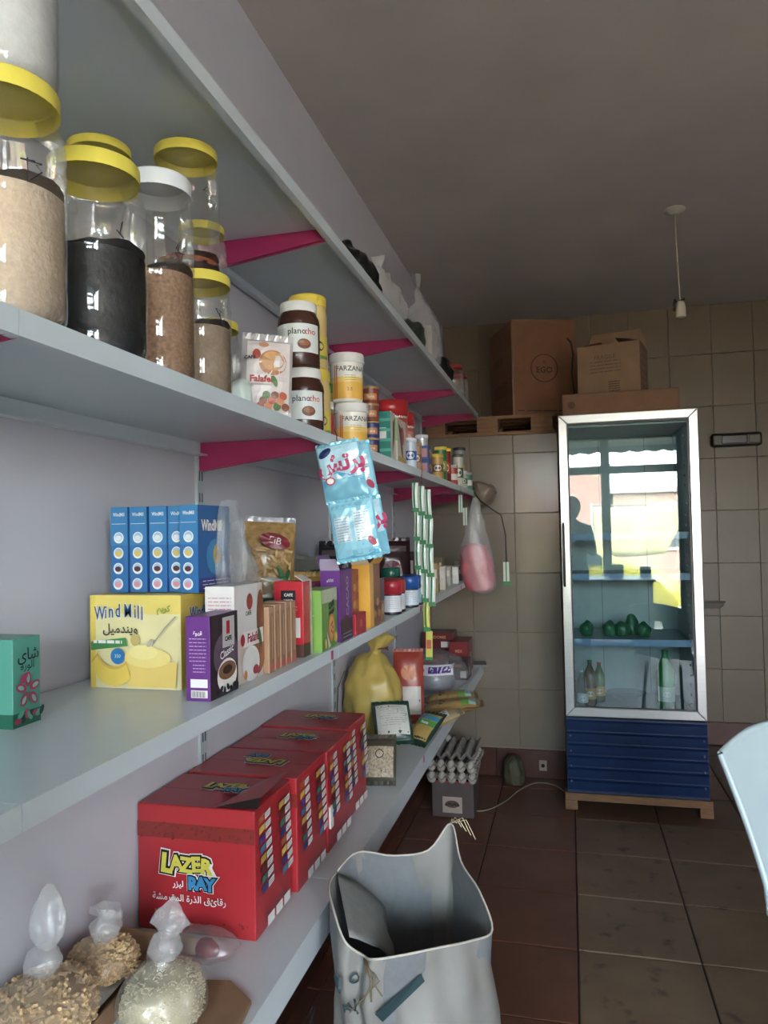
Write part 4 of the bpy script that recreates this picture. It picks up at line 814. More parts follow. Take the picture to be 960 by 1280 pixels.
grainbag('knotted clear bag of small pale grain, nearest the red cartons', .205, 1.045, Z4 + .009, .062, .075, .085, 3, 'grain', .085, (.014, .0))
grainbag('knotted clear bag of golden pasta in the bottom left corner', .080, .927, Z4 + .052, .072, .085, .070, 8, 'pasta', .11, (-.004, .02))
grainbag('low bag of golden pasta strips between the two knotted bags', .075, 1.078, Z4 + .05, .055, .052, .045, 12, 'pasta', .03, (0, .02))
clearbag('plastic_bag', 'small clear bag with pink packets behind the knotted grain bag', 'bag', 'clear plastic bags', .15, 1.232, Z4, [(.001, .07, .035, 0, 0), (.015, .09, .045, 0, 0), (.035, .075, .035, 0, 0), (.05, .03, .015, 0, 0)], FILM, wr=.010, seed=41, cap1=True,
         extra=lambda t: [MB().rings([(.003, .02, .012, -.04 + .035 * k, 0), (.016, .024, .014, -.04 + .035 * k, 0), (.03, .012, .006, -.04 + .035 * k, 0)], C(['#a04a5a', '#b5a08c', '#8c3a44'][k], .5), 14, .003, k).build('packet', t) for k in range(3)])

# ================================================================== PASTA BAG etc. on the chest-high shelf
def pastap(p, w_, h_):
    p.rect(-w_ * .42, h_ * .0, w_ * .42, h_ * .30, C('#124a38', .3), 8, 4)
    for k in range(60):
        rr = random.Random(k); a = rr.uniform(-w_ * .38, w_ * .38); b = h_ * rr.uniform(.36, .74); an = rr.uniform(0, 180); p.ell(a, b, .013, .003, C(['#c79a55', '#b58545', '#d8b06a'][k % 3], .5), 8, an)
    p.ell(w_ * .05, h_ * .80, w_ * .30, h_ * .07, C('#8c1f2c', .4), 20, -12); p.text('EiB', w_ * .05, h_ * .80, .024, WH, rot=-12, bold=.0); p.ell(w_ * .26, h_ * .42, w_ * .12, h_ * .08, C('#c9bda0', .4), 16); p.ell(w_ * .2, h_ * .48, .006, .03, C('#2a6a34', .4), 10, 20); p.ell(w_ * .28, h_ * .47, .006, .024, C('#2a6a34', .4), 10, -20)
pouch('pasta_bag', 'see-through pasta bag with red oval logo and green bottom, leaning at the wall', 'bag', None, (.130, 1.64, Z3 + .016), (-8, 4, 30), .125, .265, .06, C('#b0884c', .25, 0, .3, .3, 60), pastap, wr=.006, seed=21, seammat=FILM, bottom=False)
pouch('foil_pouch', 'crumpled silver and white pouch lying behind the violet carton', 'pouch', None, (.10, 1.96, Z3 + .012), (-30, 8, 40), .15, .19, .05, C('#a8a69c', .3, .2), lambda p, w_, h_: (p.lines(-w_ * .3, h_ * .7, w_ * .3, 8, .012, C('#5a5c50', .5), .003), p.rect(-w_ * .35, h_ * .1, w_ * .35, h_ * .25, C('#7a3a5a', .4), 6, 2), p.ell(w_ * .25, h_ * .4, .02, .012, C('#a9b23c', .4))), wr=.008, seed=22)
pouch('foil_pouch', 'yellow and pink pouch behind the green drink carton', 'pouch', None, (.20, 1.74, Z3 + .008), (-14, 0, 20), .09, .135, .035, C('#c08c2c', .35), lambda p, w_, h_: p.rect(-w_ * .4, h_ * .55, w_ * .4, h_ * .9, C('#8a2c50', .4), 6, 3), wr=.006, seed=23)
for k, (x, y, w_, h_, c, l) in enumerate(((.20, 2.61, .15, .205, '#3c1a1e', 'dark maroon pouch with a round red emblem, tallest behind the small jars'), (.10, 2.30, .14, .2, '#2a2426', 'black pouch at the wall behind the small jars'), (.235, 2.08, .09, .16, '#5a2a24', 'brown and maroon pouch beside the yellow carton'))):
    pouch('spice_pouch', l, 'pouch', 'dark spice pouches on the chest-high shelf', (x, y, Z3 + .013), (-8, 0, 15 - 12 * k), w_, h_, .045, C(c, .25), lambda p, w_, h_: (p.ell(w_ * .05, h_ * .48, .034, .034, C('#7c2430', .4)), p.ell(w_ * .05, h_ * .48, .028, .028, C('#3c1a1e', .4)), p.text(ar('بهار'), w_ * .05, h_ * .48, .024, C('#b08a80', .4)), p.rect(-w_ * .4, h_ * .8, w_ * .4, h_ * .9, C('#5a4a48', .4), 6, 2)), wr=.006, seed=30 + k)
pouch('spice_pouch', 'small green and white pouch lying under the hanging blue sachets', 'pouch', 'dark spice pouches on the chest-high shelf', (.215, 1.98, Z3 + .035), (-40, 0, 50), .10, .13, .03, C('#1f5a38', .3), lambda p, w_, h_: p.text(ar('شاي'), 0, h_ * .5, .03, WH), wr=.005, seed=38)
for k, (x, y, h_, c, l) in enumerate(((.305, 2.68, .10, '#1f3c66', 'navy packet'), (.29, 2.80, .085, '#8a6a4a', 'brown packet'), (.22, 2.88, .17, '#4a3a34', 'tall dark packet'), (.29, 2.97, .12, '#a8884c', 'straw coloured packet'), (.22, 3.05, .16, '#8c7c54', 'olive packet'), (.29, 3.15, .10, '#c9c0ae', 'cream packet'), (.20, 3.28, .15, '#5a2a2a', 'maroon packet'), (.28, 3.36, .09, '#a8a69c', 'grey packet'), (.29, 3.52, .08, '#c6c2b8', 'white packet'), (.20, 3.62, .12, '#7a6a3c', 'mustard packet'), (.28, 3.72, .07, '#6a6460', 'dark grey packet'), (.27, 3.90, .09, '#b4aca0', 'pale packet'))):
    carton('spice_carton', l + ', ' + ['first', 'second', 'third', 'fourth', 'fifth', 'sixth', 'seventh', 'eighth', 'ninth', 'tenth', 'eleventh', 'last'][k] + ' of the small packets behind the hanging sachet strips', 'packet', 'small packets on the far part of the chest-high shelf', x, y, Z3, random.uniform(-8, 8), .05, .07, h_, C(c, .4), {'right': lambda p, w_, h_: (p.rect(w_ * .1, h_ * .3, w_ * .9, h_ * .7, C('#c9c2b0', .4)), p.ell(w_ * .5, h_ * .5, w_ * .2, h_ * .1, C('#7c3a2a', .4))), 'front': lambda p, w_, h_: p.rect(w_ * .1, h_ * .5, w_ * .9, h_ * .8, C('#d6d0c4', .4))})

# ================================================================== HANGING THINGS
SB = C('#7cc4dc', .18, .15, .06, .15, 14)
def sachp(p, w_, h_):
    p.rect(-w_ * .46, h_ * .38, w_ * .46, h_ * .99, C('#b4dcea', .2, .1), 8, 8); p.poly([(-w_ * .46, h_ * .38), (-w_ * .1, h_ * .52), (w_ * .2, h_ * .42), (w_ * .46, h_ * .5), (w_ * .46, h_ * .30), (-w_ * .46, h_ * .25)], C('#49a8d0', .25))
    p.text(ar('برتش'), w_ * .02, h_ * .66, .052, C('#c2185c', .4), bold=.04, sx=.9); p.ell(-w_ * .3, h_ * .88, .016, .008, NAVY, 16, 30); p.ell(-w_ * .28, h_ * .36, .011, .009, C('#c23a50', .4)); p.ell(-w_ * .28, h_ * .36, .008, .006, WH)
def sachb(p, w_, h_):
    p.rect(-w_ * .46, h_ * .03, w_ * .46, h_ * .99, C('#8fd0e4', .2, .1), 8, 8); p.poly([(-w_ * .46, h_ * .16), (w_ * .46, h_ * .10), (w_ * .46, h_ * .02), (-w_ * .46, h_ * .02)], C('#35a2c8', .25))
    p.rect(-w_ * .40, h_ * .30, -w_ * .06, h_ * .74, C('#c9dce4', .25, .1), 4, 6); p.rect(w_ * .02, h_ * .28, w_ * .38, h_ * .80, C('#c9dce4', .25, .1), 4, 6); p.lines(-w_ * .38, h_ * .70, -w_ * .1, 9, .006, C('#5a7c98', .5)); p.lines(w_ * .05, h_ * .76, w_ * .36, 11, .006, C('#5a7c98', .5), .0012, 4); p.ell(w_ * .36, h_ * .25, .007, .012, C('#b2284a', .4), 10, 30)
strip = thing('sachet_strip', 'strip of pale blue detergent sachets hanging from the jar shelf edge', 'sachets', (.350, 1.53, Z2 - .022), (R(2), R(-9), R(6)))
MB().tube([(0, .0, .03), (.003, -.006, .015), (0, -.004, .0)], .0013, C('#8a2a3c', .5)).build('hook', strip)
def strip_part(zt, h_, w_, pr, seed, dy, dx, ry, nm='sachet'):
    t = pouch('tmp', 'x', 'x', None, (0, 0, 0), (0, 0, 0), w_, h_, .022, SB, pr, wr=.004, seed=seed, seam=.006)
    kids = list(t.children); body = kids[0]; body.name = nm; body.parent = strip; body.location = (dx, dy, zt - h_); body.rotation_euler = (R(-3 if dy < 0 else 3), R(ry), R(8 * (1 if dy > 0 else 0)))
    for q in kids[1:]: q.parent = body; q.location = (0, 0, 0)
    bpy.data.objects.remove(t); return body
strip_part(-.004, .118, .096, sachp, 51, 0, 0, 0)
strip_part(-.128, .125, .100, sachb, 52, -.003, .004, 0)
strip_part(-.008, .120, .094, sachb, 53, .030, .018, 0)
strip_part(-.132, .118, .094, sachp, 54, .032, .020, 0)
# green and white stick sachets
stk = thing('sachet_strip', 'long strips of green and white stick sachets hanging from the jar shelf edge', 'sachets', (.352, 2.47, Z2 - .03), (0, R(1), R(4)))
GW = C('#c9d6cc', .25); GG = C('#157a3c', .3); GY = C('#c8c034', .35)
for c_ in range(3):
    for k in range(5 if c_ else 6):
        if c_ == 2 and k > 3: continue
        if c_ == 0 and k > 3: continue
        x0 = (-.022, .0, .022)[c_] + .004 * k; zt = -.02 - .098 * k - .012 * c_; yy = -.004 * c_
        m = MB(); n = 5; vs = []
        w0 = .0105; zz = [zt, zt - .012, zt - .04, zt - .075, zt - .088]; th = [.001, .004, .006, .004, .001]
        for side in (-1, 1):
            for j in range(5):
                for i in range(5): a = -1 + i / 2; vs.append((x0 + a * w0 + .002 * math.sin(zz[j] * 30), yy + side * th[j] * (1 - a * a) + side * .0003, zz[j]))
        fs = []; ms = []
        for side in (0, 1):
            for j in range(4):
                for i in range(4): q = side * 25 + j * 5 + i; fs.append((q, q + 1, q + 6, q + 5)); ms.append(i)
        col = GY if (k == 4 and c_ == 1) else GW
        for f, i in zip(fs, ms): m.add([vs[q] for q in f], [(0, 1, 2, 3)], GG if i == 1 else col, True)
        sp = m.build('sachet', stk)
        MB().box((x0 - w0 - .0015, yy - .0022, zt - .100), (x0 + w0 + .0015, yy + .0022, zt - .086), GG).build('seal_band', sp)
zz = -.02 - .098 * 5 - .012
m = MB().box((.012, -.006, zz - .09), (.034, .002, zz), GY); m.box((.014, -.0066, zz - .06), (.030, -.006, zz - .03), C('#b8482c', .4)); m.box((.011, -.007, zz - .098), (.035, .003, zz - .088), GG); m.build('sachet', stk)
MB().tube([(0, 0, .034), (.002, -.016, .02), (0, -.012, -.0), (0, 0, -.024)], .0012, C('#a03a3c', .5)).build('hook', stk)
# clear bag with pink sponges on a string
PKR = [(-.47, .030, .03, .02, 0), (-.44, .062, .05, .015, 0), (-.36, .082, .055, 0, 0), (-.27, .078, .05, -.01, 0), (-.18, .055, .04, -.01, 0), (-.10, .036, .028, -.01, 0), (-.04, .02, .016, -.01, 0), (-.01, .01, .01, -.01, 0)]
clearbag('plastic_bag', 'clear bag with pink sponges hanging off the far end of the jar shelf', 'bag', 'clear plastic bags', .405, 3.56, Z2 - .05, [(z, a, b, c, d) for z, a, b, c, d in PKR], MILKY, n=36, wr=.012, seed=61, freq=4, fold=.05, cap1=True,
         extra=lambda t: (MB().rings([(-.455, .05, .03, -.0, 0), (-.42, .074, .045, -.0, 0), (-.33, .078, .045, -.01, 0), (-.25, .06, .036, -.02, 0), (-.23, .03, .02, -.02, 0)], C('#d0646e', .6, 0, .15, .3, 30), 24, .010, 62, 5).build('sponges', t),
                          MB().tube([(-.01, 0, .04), (-.012, -.01, .03), (-.01, 0, -.01)], .002, C('#1f7a3c', .5)).build('string', t)))
t = thing('sachet_strip', 'short green and white sachets on a dark cord beside the pink sponge bag', 'sachets', (.515, 3.84, Z2 - .04), 0)
MB().tube([(-.165, .05, .03), (-.13, .04, -.02), (-.02, 0, -.10), (0, 0, -.20), (0, 0, -.36)], .0035, C('#3a2c28', .6)).build('cord', t)
m = MB().box((-.016, -.004, -.44), (.014, .004, -.34), GW); m.box((-.004, -.005, -.44), (.002, .005, -.34), GG); m.build('sachet', t); MB().box((-.022, -.006, -.46), (.024, .006, -.438), GG).build('seal_band', t)
t = thing('sachet_strip', 'short green and white stick sachets at the top of the pink sponge bag', 'sachets', (.352, 3.40, Z2 - .03), 0)
for k in range(2):
    m = MB().box((-.012 + .02 * k, -.004, -.10 - .06 * k), (.006 + .02 * k, .003, -.02 - .06 * k), GW); m.box((-.004 + .02 * k, -.005, -.10 - .06 * k), (-.001 + .02 * k, .004, -.02 - .06 * k), GG); m.build('sachet', t)
MB().tube([(0, 0, .03), (.002, -.014, .02), (0, -.004, -.02)], .0012, C('#a03a3c', .5)).build('hook', t)

# ================================================================== TOP SHELF THINGS
def tb(name, label, x, y, rings, mat, seed, grp=None, wr=.02, cat='bag', fold=.06, extra=None): return clearbag(name, label, cat, grp, x, y, Z1, rings, mat, n=36, wr=wr, seed=seed, freq=5, fold=fold, cap1=True, extra=extra)
tb('black_bag', 'black plastic bag drooping at the edge of the topmost shelf', .262, 1.98, [(.002, .04, .12, 0, 0), (.03, .06, .15, 0, 0), (.07, .055, .12, 0, 0), (.10, .03, .06, 0, -.02), (.112, .01, .02, 0, -.03)], C('#111512', .3, 0, .2), 71)
tb('plastic_bag', 'nearest of the milky clear bags on the topmost shelf', .255, 2.36, [(.002, .05, .10, 0, 0), (.05, .07, .13, 0, 0), (.10, .06, .11, 0, 0), (.14, .04, .07, 0, -.02), (.17, .015, .02, 0, -.05), (.22, .02, .008, 0, -.06)], MILKY, 72, 'clear plastic bags')
tb('green_bag', 'dark green net bag between the milky bags on the topmost shelf', .28, 2.68, [(.002, .04, .10, 0, 0), (.04, .05, .12, 0, 0), (.08, .04, .09, 0, 0), (.10, .01, .03, 0, 0)], C('#2c332a', .5, 0, .3, .5, 40), 73)
tb('plastic_bag', 'tall milky clear bag with a thin twisted tail on the topmost shelf', .265, 3.00, [(.002, .06, .12, 0, 0), (.06, .075, .14, 0, 0), (.14, .07, .12, 0, 0), (.20, .05, .08, 0, -.03), (.24, .018, .02, 0, -.06), (.30, .012, .010, 0, -.07), (.37, .008, .008, 0, -.07)], MILKY, 74, 'clear plastic bags', wr=.025)
simple_can('paper_roll', 'beige paper roll standing behind the tall milky bag', 'roll', None, .22, 3.32, Z1, .03, .26, C('#9a8a68', .7))
tb('black_bag', 'small black object wrapped in plastic near the far end of the topmost shelf', .275, 3.42, [(.002, .04, .08, 0, 0), (.06, .045, .08, 0, 0), (.12, .03, .05, 0, 0), (.14, .01, .02, 0, 0)], C('#16161a', .35, 0, .2), 75, wr=.012)
jar('clear jar with a red lid at the far end of the topmost shelf', .262, 3.84, Z1, .055, .185, C('#b01c24', .35), None, scribble=False, group='red-lidded jars on the topmost shelf')
jar('second clear jar with a red lid, at the very end of the topmost shelf', .255, 4.08, Z1, .055, .185, C('#b01c24', .35), None, scribble=False, group='red-lidded jars on the topmost shelf')

# ================================================================== BACK: pallet, cartons
BT = 1.957
pal = thing('pallet', 'wooden pallet lying on top of the tiled block at the back', 'pallet', (.385, 4.66, BT), 0)
for k in range(3): MB().box((-.38, (-.34, -.05, .24)[k], .0), (.385, (-.34, -.05, .24)[k] + .10, .018), WOODP).build('plank', pal)
for k in range(3):
    for j in range(3): MB().box(((-.37, -.06, .25)[k], (-.335, -.045, .245)[j], .0185), ((-.37, -.06, .25)[k] + .12, (-.335, -.045, .245)[j] + .09, .078), WOODP).build('block', pal)
for k in range(3): MB().box(((-.37, -.06, .25)[k], -.34, .0785), ((-.37, -.06, .25)[k] + .12, .345, .094), WOODP).build('plank', pal)
for k in range(5): MB().box((-.38, -.345 + .145 * k, .0945), (.385, -.345 + .145 * k + .10, .112), WOODP).build('plank', pal)
CB = C('#7c5236', .8, 0, .08, .15, 14); CB2 = C('#86684c', .8, 0, .08, .15, 14)
def bigp(p, w_, h_):
    Q = C('#38201a', .7); n = 28
    for rr_ in (.085,):
        vs = []
        for k in range(n): a = 2 * PI * k / n; vs += [(w_ * .5 + rr_ * math.cos(a), h_ * .5 + rr_ * math.sin(a)), (w_ * .5 + (rr_ - .006) * math.cos(a), h_ * .5 + (rr_ - .006) * math.sin(a))]
        p._p(vs, [(2 * k, (2 * k + 2) % (2 * n), (2 * k + 3) % (2 * n), 2 * k + 1) for k in range(n)], Q)
    p.text('EGO', w_ * .5, h_ * .48, .05, Q, bold=.02); p.text('®', w_ * .5, h_ * .56, .03, Q); p.rect(w_ * .33, h_ * .12, w_ * .72, h_ * .20, C('#7c4f32', .8)); p.lines(w_ * .08, h_ * .06, w_ * .9, 1, .01, Q, .006)
    T = film('tape', '#d9b48c', .25, .15, .1)
    p.rect(0, h_ * .0, .012, h_, T)
carton('cardboard_box', 'largest brown cardboard box with a round stamp, standing on the pallet', 'box', 'brown cardboard boxes at the back', .632, 4.68, BT + .1135, 22, .40, .44, .585, CB, {'front': bigp, 'left': lambda p, w_, h_: (p.rect(w_ * .2, h_ * .25, w_ * .8, h_ * .4, C('#6a4228', .8)), p.rect(w_ * .2, h_ * .6, w_ * .6, h_ * .68, C('#6a4228', .8)))}, bw=.006)
FRZ = 1.98
carton('cardboard_box', 'long flat brown cardboard box lying on top of the fridge', 'box', 'brown cardboard boxes at the back', 1.10, 4.13, FRZ + .001, 0, .57, .42, .118, C('#7a563a', .8, 0, .1, .15, 14), {'front': lambda p, w_, h_: p.ell(w_ * .08, h_ * .5, .02, .02, C('#5c3c28', .8))}, bw=.006)
carton('cardboard_box', 'open brown cardboard box with printed text, standing on the flat box', 'box', 'brown cardboard boxes at the back', 1.085, 4.16, FRZ + .120, -14, .32, .26, .272, CB2, {'front': lambda p, w_, h_: (p.text('FRAGILE', w_ * .45, h_ * .75, .03, C('#5a4434', .7)), p.lines(w_ * .2, h_ * .66, w_ * .7, 4, .018, C('#5a4434', .7), .004), p.lines(w_ * .5, h_ * .25, w_ * .68, 5, .012, C('#3c2c22', .7), .005)), 'right': lambda p, w_, h_: p.lines(w_ * .2, h_ * .9, w_ * .8, 6, .04, C('#5a4434', .7), .008)}, [flap('right', .13, 165, CB2), flap('back', .12, 95, CB2), flap('left', .12, 170, CB2, .96)], bw=.003, open_top=True)
t = thing('cable_loop', 'thin black cable loop hanging between the two upright cardboard boxes', 'cable', (.850, 4.30, 2.1265), 0)
MB().tube([(0, 0, .36), (.02, -.01, .33), (.03, -.02, .26), (.02, -.02, .15), (.03, -.02, .05), (.02, -.01, -.02)], .006, BK).build('cord', t)

# ================================================================== FRIDGE
fx0, fx1, fy0, fy1 = .792, 1.455, 3.85, 4.46
fr = thing('display_fridge', 'tall glass-door display fridge with a bright frame and blue ribbed base', 'fridge', ((fx0 + fx1) / 2, 3.85, .086), 0)
W = (fx1 - fx0) / 2; BLU = C('#10305f', .35, .1, .08, .02, 8); BODY = C('#7d868c', .4, .2); INN = C('#9fb0b4', .4); ALU = C('#b9bcbc', .28, .85, .05, .02, 4, .5, 0, (1, 1, 20))
H = FRZ - .086
m = MB(); yb = fy1 - 3.85
for a, b, mt in (((-W, .045, .37), (-W + .035, yb, H), BODY), ((W - .035, .045, .37), (W, yb, H), BODY), ((-W + .035, yb - .035, .37), (W - .035, yb, H), BODY), ((-W + .035, .045, H - .05), (W - .035, yb - .035, H), BODY), ((-W, .02, .001), (W, yb, .37), BODY)): m.box(a, b, mt)
m.build('cabinet', fr)
m = MB()
for a, b in (((-W + .0355, .05, .371), (-W + .045, yb - .036, H - .051)), ((W - .045, .05, .371), (W - .0355, yb - .036, H - .051)), ((-W + .045, yb - .046, .371), (W - .045, yb - .036, H - .051)), ((-W + .045, .05, H - .060), (W - .045, yb - .046, H - .051)), ((-W + .045, .05, .371), (W - .045, yb - .046, .382))): m.box(a, b, INN)
for x in (-.12, .13): m.box((x, yb - .048, .39), (x + .004, yb - .046, H - .07), C('#6a7a80', .4))
m.build('inner_liner', fr)
# ribbed base panel: six slats
bp_ = MB().box((-W, .004, .0), (W, .02, .37), BLU).build('base_panel', fr)
for k in range(6):
    z0 = .012 + k * .059; m = MB()
    m.sweep([(0, 0), (0, .054), (.010, .050), (.010, .012)], 0, 1, BLU)
    vs = []
    for a in (-W + .004, W - .004):
        for y, z in ((.004, z0), (-.002, z0 + .004), (-.010, z0 + .046), (.004, z0 + .054)): vs.append((a, y, z))
    mm = MB().add(vs, [(0, 1, 2, 3), (7, 6, 5, 4)] + [(i, (i + 1) % 4, (i + 1) % 4 + 4, i + 4) for i in range(4)], BLU); mm.build('slat', bp_)
for sx in (-1, 1):
    for k in range(4): MB().lathe([(.005, 0), (.005, .004), (0, .005)], ALU, 10, M=Matrix.Translation((sx * (W - .02), -.008, .06 + k * .075)) @ Matrix.Rotation(R(90), 4, 'X')).build('screw', bp_)
# door frame, mitred bars
door = thing('tmp', 'x', 'x', (0, 0, 0)); bpy.data.objects.remove(door)
zb, zt, fw = .378, H, .044
pf = []
def bar(pts):
    m = MB(); vs = [(x, y, z) for y in (.0, .038) for x, z in pts]; n = 4
    m.add(vs, [(0, 1, 2, 3), (7, 6, 5, 4)] + [(i, i + 4, (i + 1) % 4 + 4, (i + 1) % 4) for i in range(4)], ALU); return m
df = bar([(-W, zb), (-W, zt), (-W + fw, zt - fw), (-W + fw, zb + fw)]).build('door', fr); df['label'] = 'bright aluminium framed glass door'
bev(df, .003)
for q in ([(W, zb), (W - fw, zb + fw), (W - fw, zt - fw), (W, zt)], [(-W, zt), (W, zt), (W - fw, zt - fw), (-W + fw, zt - fw)], [(-W, zb), (-W + fw, zb + fw), (W - fw, zb + fw), (W, zb)]): bev(bar(q).build('frame_bar', df), .003)
MB().box((-W + fw - .002, .014, zb + fw - .002), (W - fw + .002, .020, zt - fw + .002), FRIDGEGLASS).build('glass_pane', df)
m = MB()
for s_ in ((-W + fw, -W + fw + .006), (W - fw - .006, W - fw)): m.box((s_[0], .010, zb + fw), (s_[1], .0138, zt - fw), DARK)
m.box((-W + fw + .006, .010, zb + fw), (W - fw - .006, .0138, zb + fw + .006), DARK).box((-W + fw + .006, .010, zt - fw - .006), (W - fw - .006, .0138, zt - fw), DARK); m.build('gasket', df)
hm = MB().tube([(-W + .012, -.004, 1.03), (-W + .012, -.022, 1.045), (-W + .012, -.022, 1.33), (-W + .012, -.004, 1.345)], .006, C('#3c3c3c', .4), 10); hm.build('handle', df)
MB().box((W - .05, .0, H + .0005), (W + .0, .05, H + .008), DARK).build('hinge', fr)
for k, z in enumerate((.745, 1.075, 1.28)):
    m = MB(); m.box((-W + .047, .08, z), (W - .047, yb - .06, z + .004), INN); m.box((-W + .047, .062, z - .022), (W - .047, .078, z + .012), C('#4f7fae', .35)); sh = m.build('shelf', fr)
for sx in (-1, 1):
    m = MB()
    for k in range(28): m.box((sx * (W - .052) - .003, .12, .42 + k * .05), (sx * (W - .052) + .003, .135, .432 + k * .05), GREY)
    m.build('shelf_rail', fr)
FX, FYY = (fx0 + fx1) / 2, 3.85
def bottle(label, x, y, z, r, h, body, cap='#e8e8e8', lab_=None, group='bottles in the fridge', liquid=None):
    t = thing('bottle', label, 'bottle', (x, y, z), 0, group)
    MB().lathe([(0, .004), (r * .8, 0), (r, .012), (r, h * .28), (r * .94, h * .33), (r, h * .40), (r, h * .60), (r * .8, h * .74), (r * .42, h * .86), (r * .32, h * .9), (r * .32, h * .95)], body, 24).build('body', t)
    MB().lathe([(r * .36, h * .94), (r * .38, h * .95), (r * .38, h * .995), (0, h)], C(cap, .4), 16).build('cap', t)
    if liquid: MB().lathe([(0, .0045), (r * .93, .014), (r * .93, h * .62), (0, h * .62)], liquid, 20).build('drink', t)
    if lab_: p = Print(cmap(r * 1.01, -90)); p.rect(-.05, h * .16, .05, h * .40, C(lab_, .4), 14); p.ell(0, h * .28, .018, .014, WH); p.build('paper_label', t)
GBO = C('#14803c', .15, 0, .05); 
bottle('green soft drink bottle at the right on the fridge floor', FX + .168, FYY + .19, .47, .045, .305, GBO, '#1c6a34', '#b9d2c0')
bottle('dark bottle with yellow label at the left on the fridge floor', FX - .205, FYY + .22, .47, .032, .24, C('#4a3a20', .2), '#2c7a3c', '#b98a2c')
bottle('small amber bottle with yellow label beside the dark one in the fridge', FX - .155, FYY + .33, .47, .030, .21, C('#3c6a2c', .2), '#c83a2c', '#d0a02c')
bottle('clear bottle at the far left on the fridge floor', FX - .245, FYY + .16, .47, .028, .20, PET, '#8ab0c0', '#c0c8c8')
t = thing('glass_bowl', 'low clear bowl at the back of the fridge floor', 'bowl', (FX - .01, FYY + .44, .47), 0); MB().lathe([(0, .002), (.05, .0), (.10, .03), (.105, .032), (.095, .03), (.05, .0045), (0, .006)], MILKY, 28).build('body', t)
for k, (dx, dy, l) in enumerate(((-.215, .24, 'leftmost green parcel on the upper fridge shelf'), (-.095, .25, 'second green parcel from the left on the upper fridge shelf'), (-.035, .24, 'third green parcel on the upper fridge shelf, right of the middle'), (.018, .30, 'tallest green parcel on the upper fridge shelf'), (.070, .22, 'rightmost green parcel on the upper fridge shelf'))):
    t = thing('green_parcel', l, 'packet', (FX + dx, FYY + dy, .086 + .7495), 0, 'green parcels in the fridge')
    MB().rings([(.001, .025, .03, 0, 0), (.02, .036, .036, 0, 0), (.05, .036, .034, 0, 0), (.07 + .025 * (k == 3), .02, .02, 0, 0), (.078 + .03 * (k == 3), .006, .006, 0, 0)], C('#1c6a44', .3, 0, .2, .3, 40), 20, .008, 80 + k, 6).build('wrapper', t)
# wooden stand under the fridge
ws = thing('fridge_stand', 'low wooden stand carrying the display fridge', 'stand', (FX, 4.155, 0), 0)
for sy in (-1, 1): bev(MB().box((-.345, sy * .27 - .04, .048), (.345, sy * .27 + .04, .084), WOODP).build('rail', ws), .002)
for sx in (-1, 1):
    for sy in (-1, 1): bev(MB().box((sx * .315 - .03, sy * .27 - .04, .0015), (sx * .315 + .03, sy * .27 + .04, .0475), WOODP).build('foot', ws), .002)
# cable on the floor
t = thing('power_cable', 'pale cable running over the floor from the fridge to the egg trays', 'cable', (.6, 4.0, 0), 0)
pts = [(.19, .05, .0045), (.12, .18, .0045), (.02, .20, .0045), (-.06, .08, .0045), (-.12, -.10, .0045), (-.18, -.22, .0045), (-.24, -.27, .0045), (-.33, -.25, .006)]
sm = []
for i in range(len(pts) - 1):
    for k in range(5):
        f = k / 5; p0, p1, p2, p3 = [Vector(pts[max(0, min(len(pts) - 1, i + d))]) for d in (-1, 0, 1, 2)]
        sm.append(.5 * ((2 * p1) + (p2 - p0) * f + (2 * p0 - 5 * p1 + 4 * p2 - p3) * f * f + (3 * p1 - p0 - 3 * p2 + p3) * f ** 3))
MB().tube(sm, .0035, C('#8c846e', .6), 8).build('cord', t)
t = thing('wall_socket', 'small pale socket plate low on the skirting between eggs and fridge', 'socket', (.655, 4.293, .075), 0); bev(MB().box((-.022, -.008, -.03), (.022, 0, .03), C('#a08a80', .5)).build('plate', t), .003); MB().lathe([(.010, 0), (.010, .003), (0, .003)], DARK, 14, M=Matrix.Translation((0, -.008, 0)) @ Matrix.Rotation(R(90), 4, 'X')).build('socket_hole', t)
# wall fixture and little shelf right of the fridge
t = thing('wall_lamp', 'dark rounded wall lamp with a pale end, on the back wall right of the fridge', 'lamp', (1.885, BY - .0065, 1.955), 0)
bev(MB().box((-.15, -.06, -.043), (.15, 0, .043), C('#1c1613', .35)).build('housing', t), .018, 4)
bev(MB().box((-.09, -.066, -.026), (.06, -.058, .026), C('#241d19', .2)).build('lens', t), .006); bev(MB().box((.07, -.066, -.026), (.135, -.058, .026), C('#4c443c', .25)).build('end_lens', t), .006)
t = thing('corner_shelf', 'small pale shelf fixed to the back wall beside the fridge', 'shelf', (1.70, BY - .0065, .90), 0)
MB().add([(-.12, 0, .02), (.10, 0, .02), (.06, -.14, .02), (-.12, -.16, .02), (-.12, 0, -.015), (.08, 0, -.015), (.04, -.10, -.015), (-.12, -.12, -.015)], [(0, 3, 2, 1), (4, 5, 6, 7), (0, 1, 5, 4), (1, 2, 6, 5), (2, 3, 7, 6), (3, 0, 4, 7)], C('#8d8680', .4)).build('shelf_plate', t)
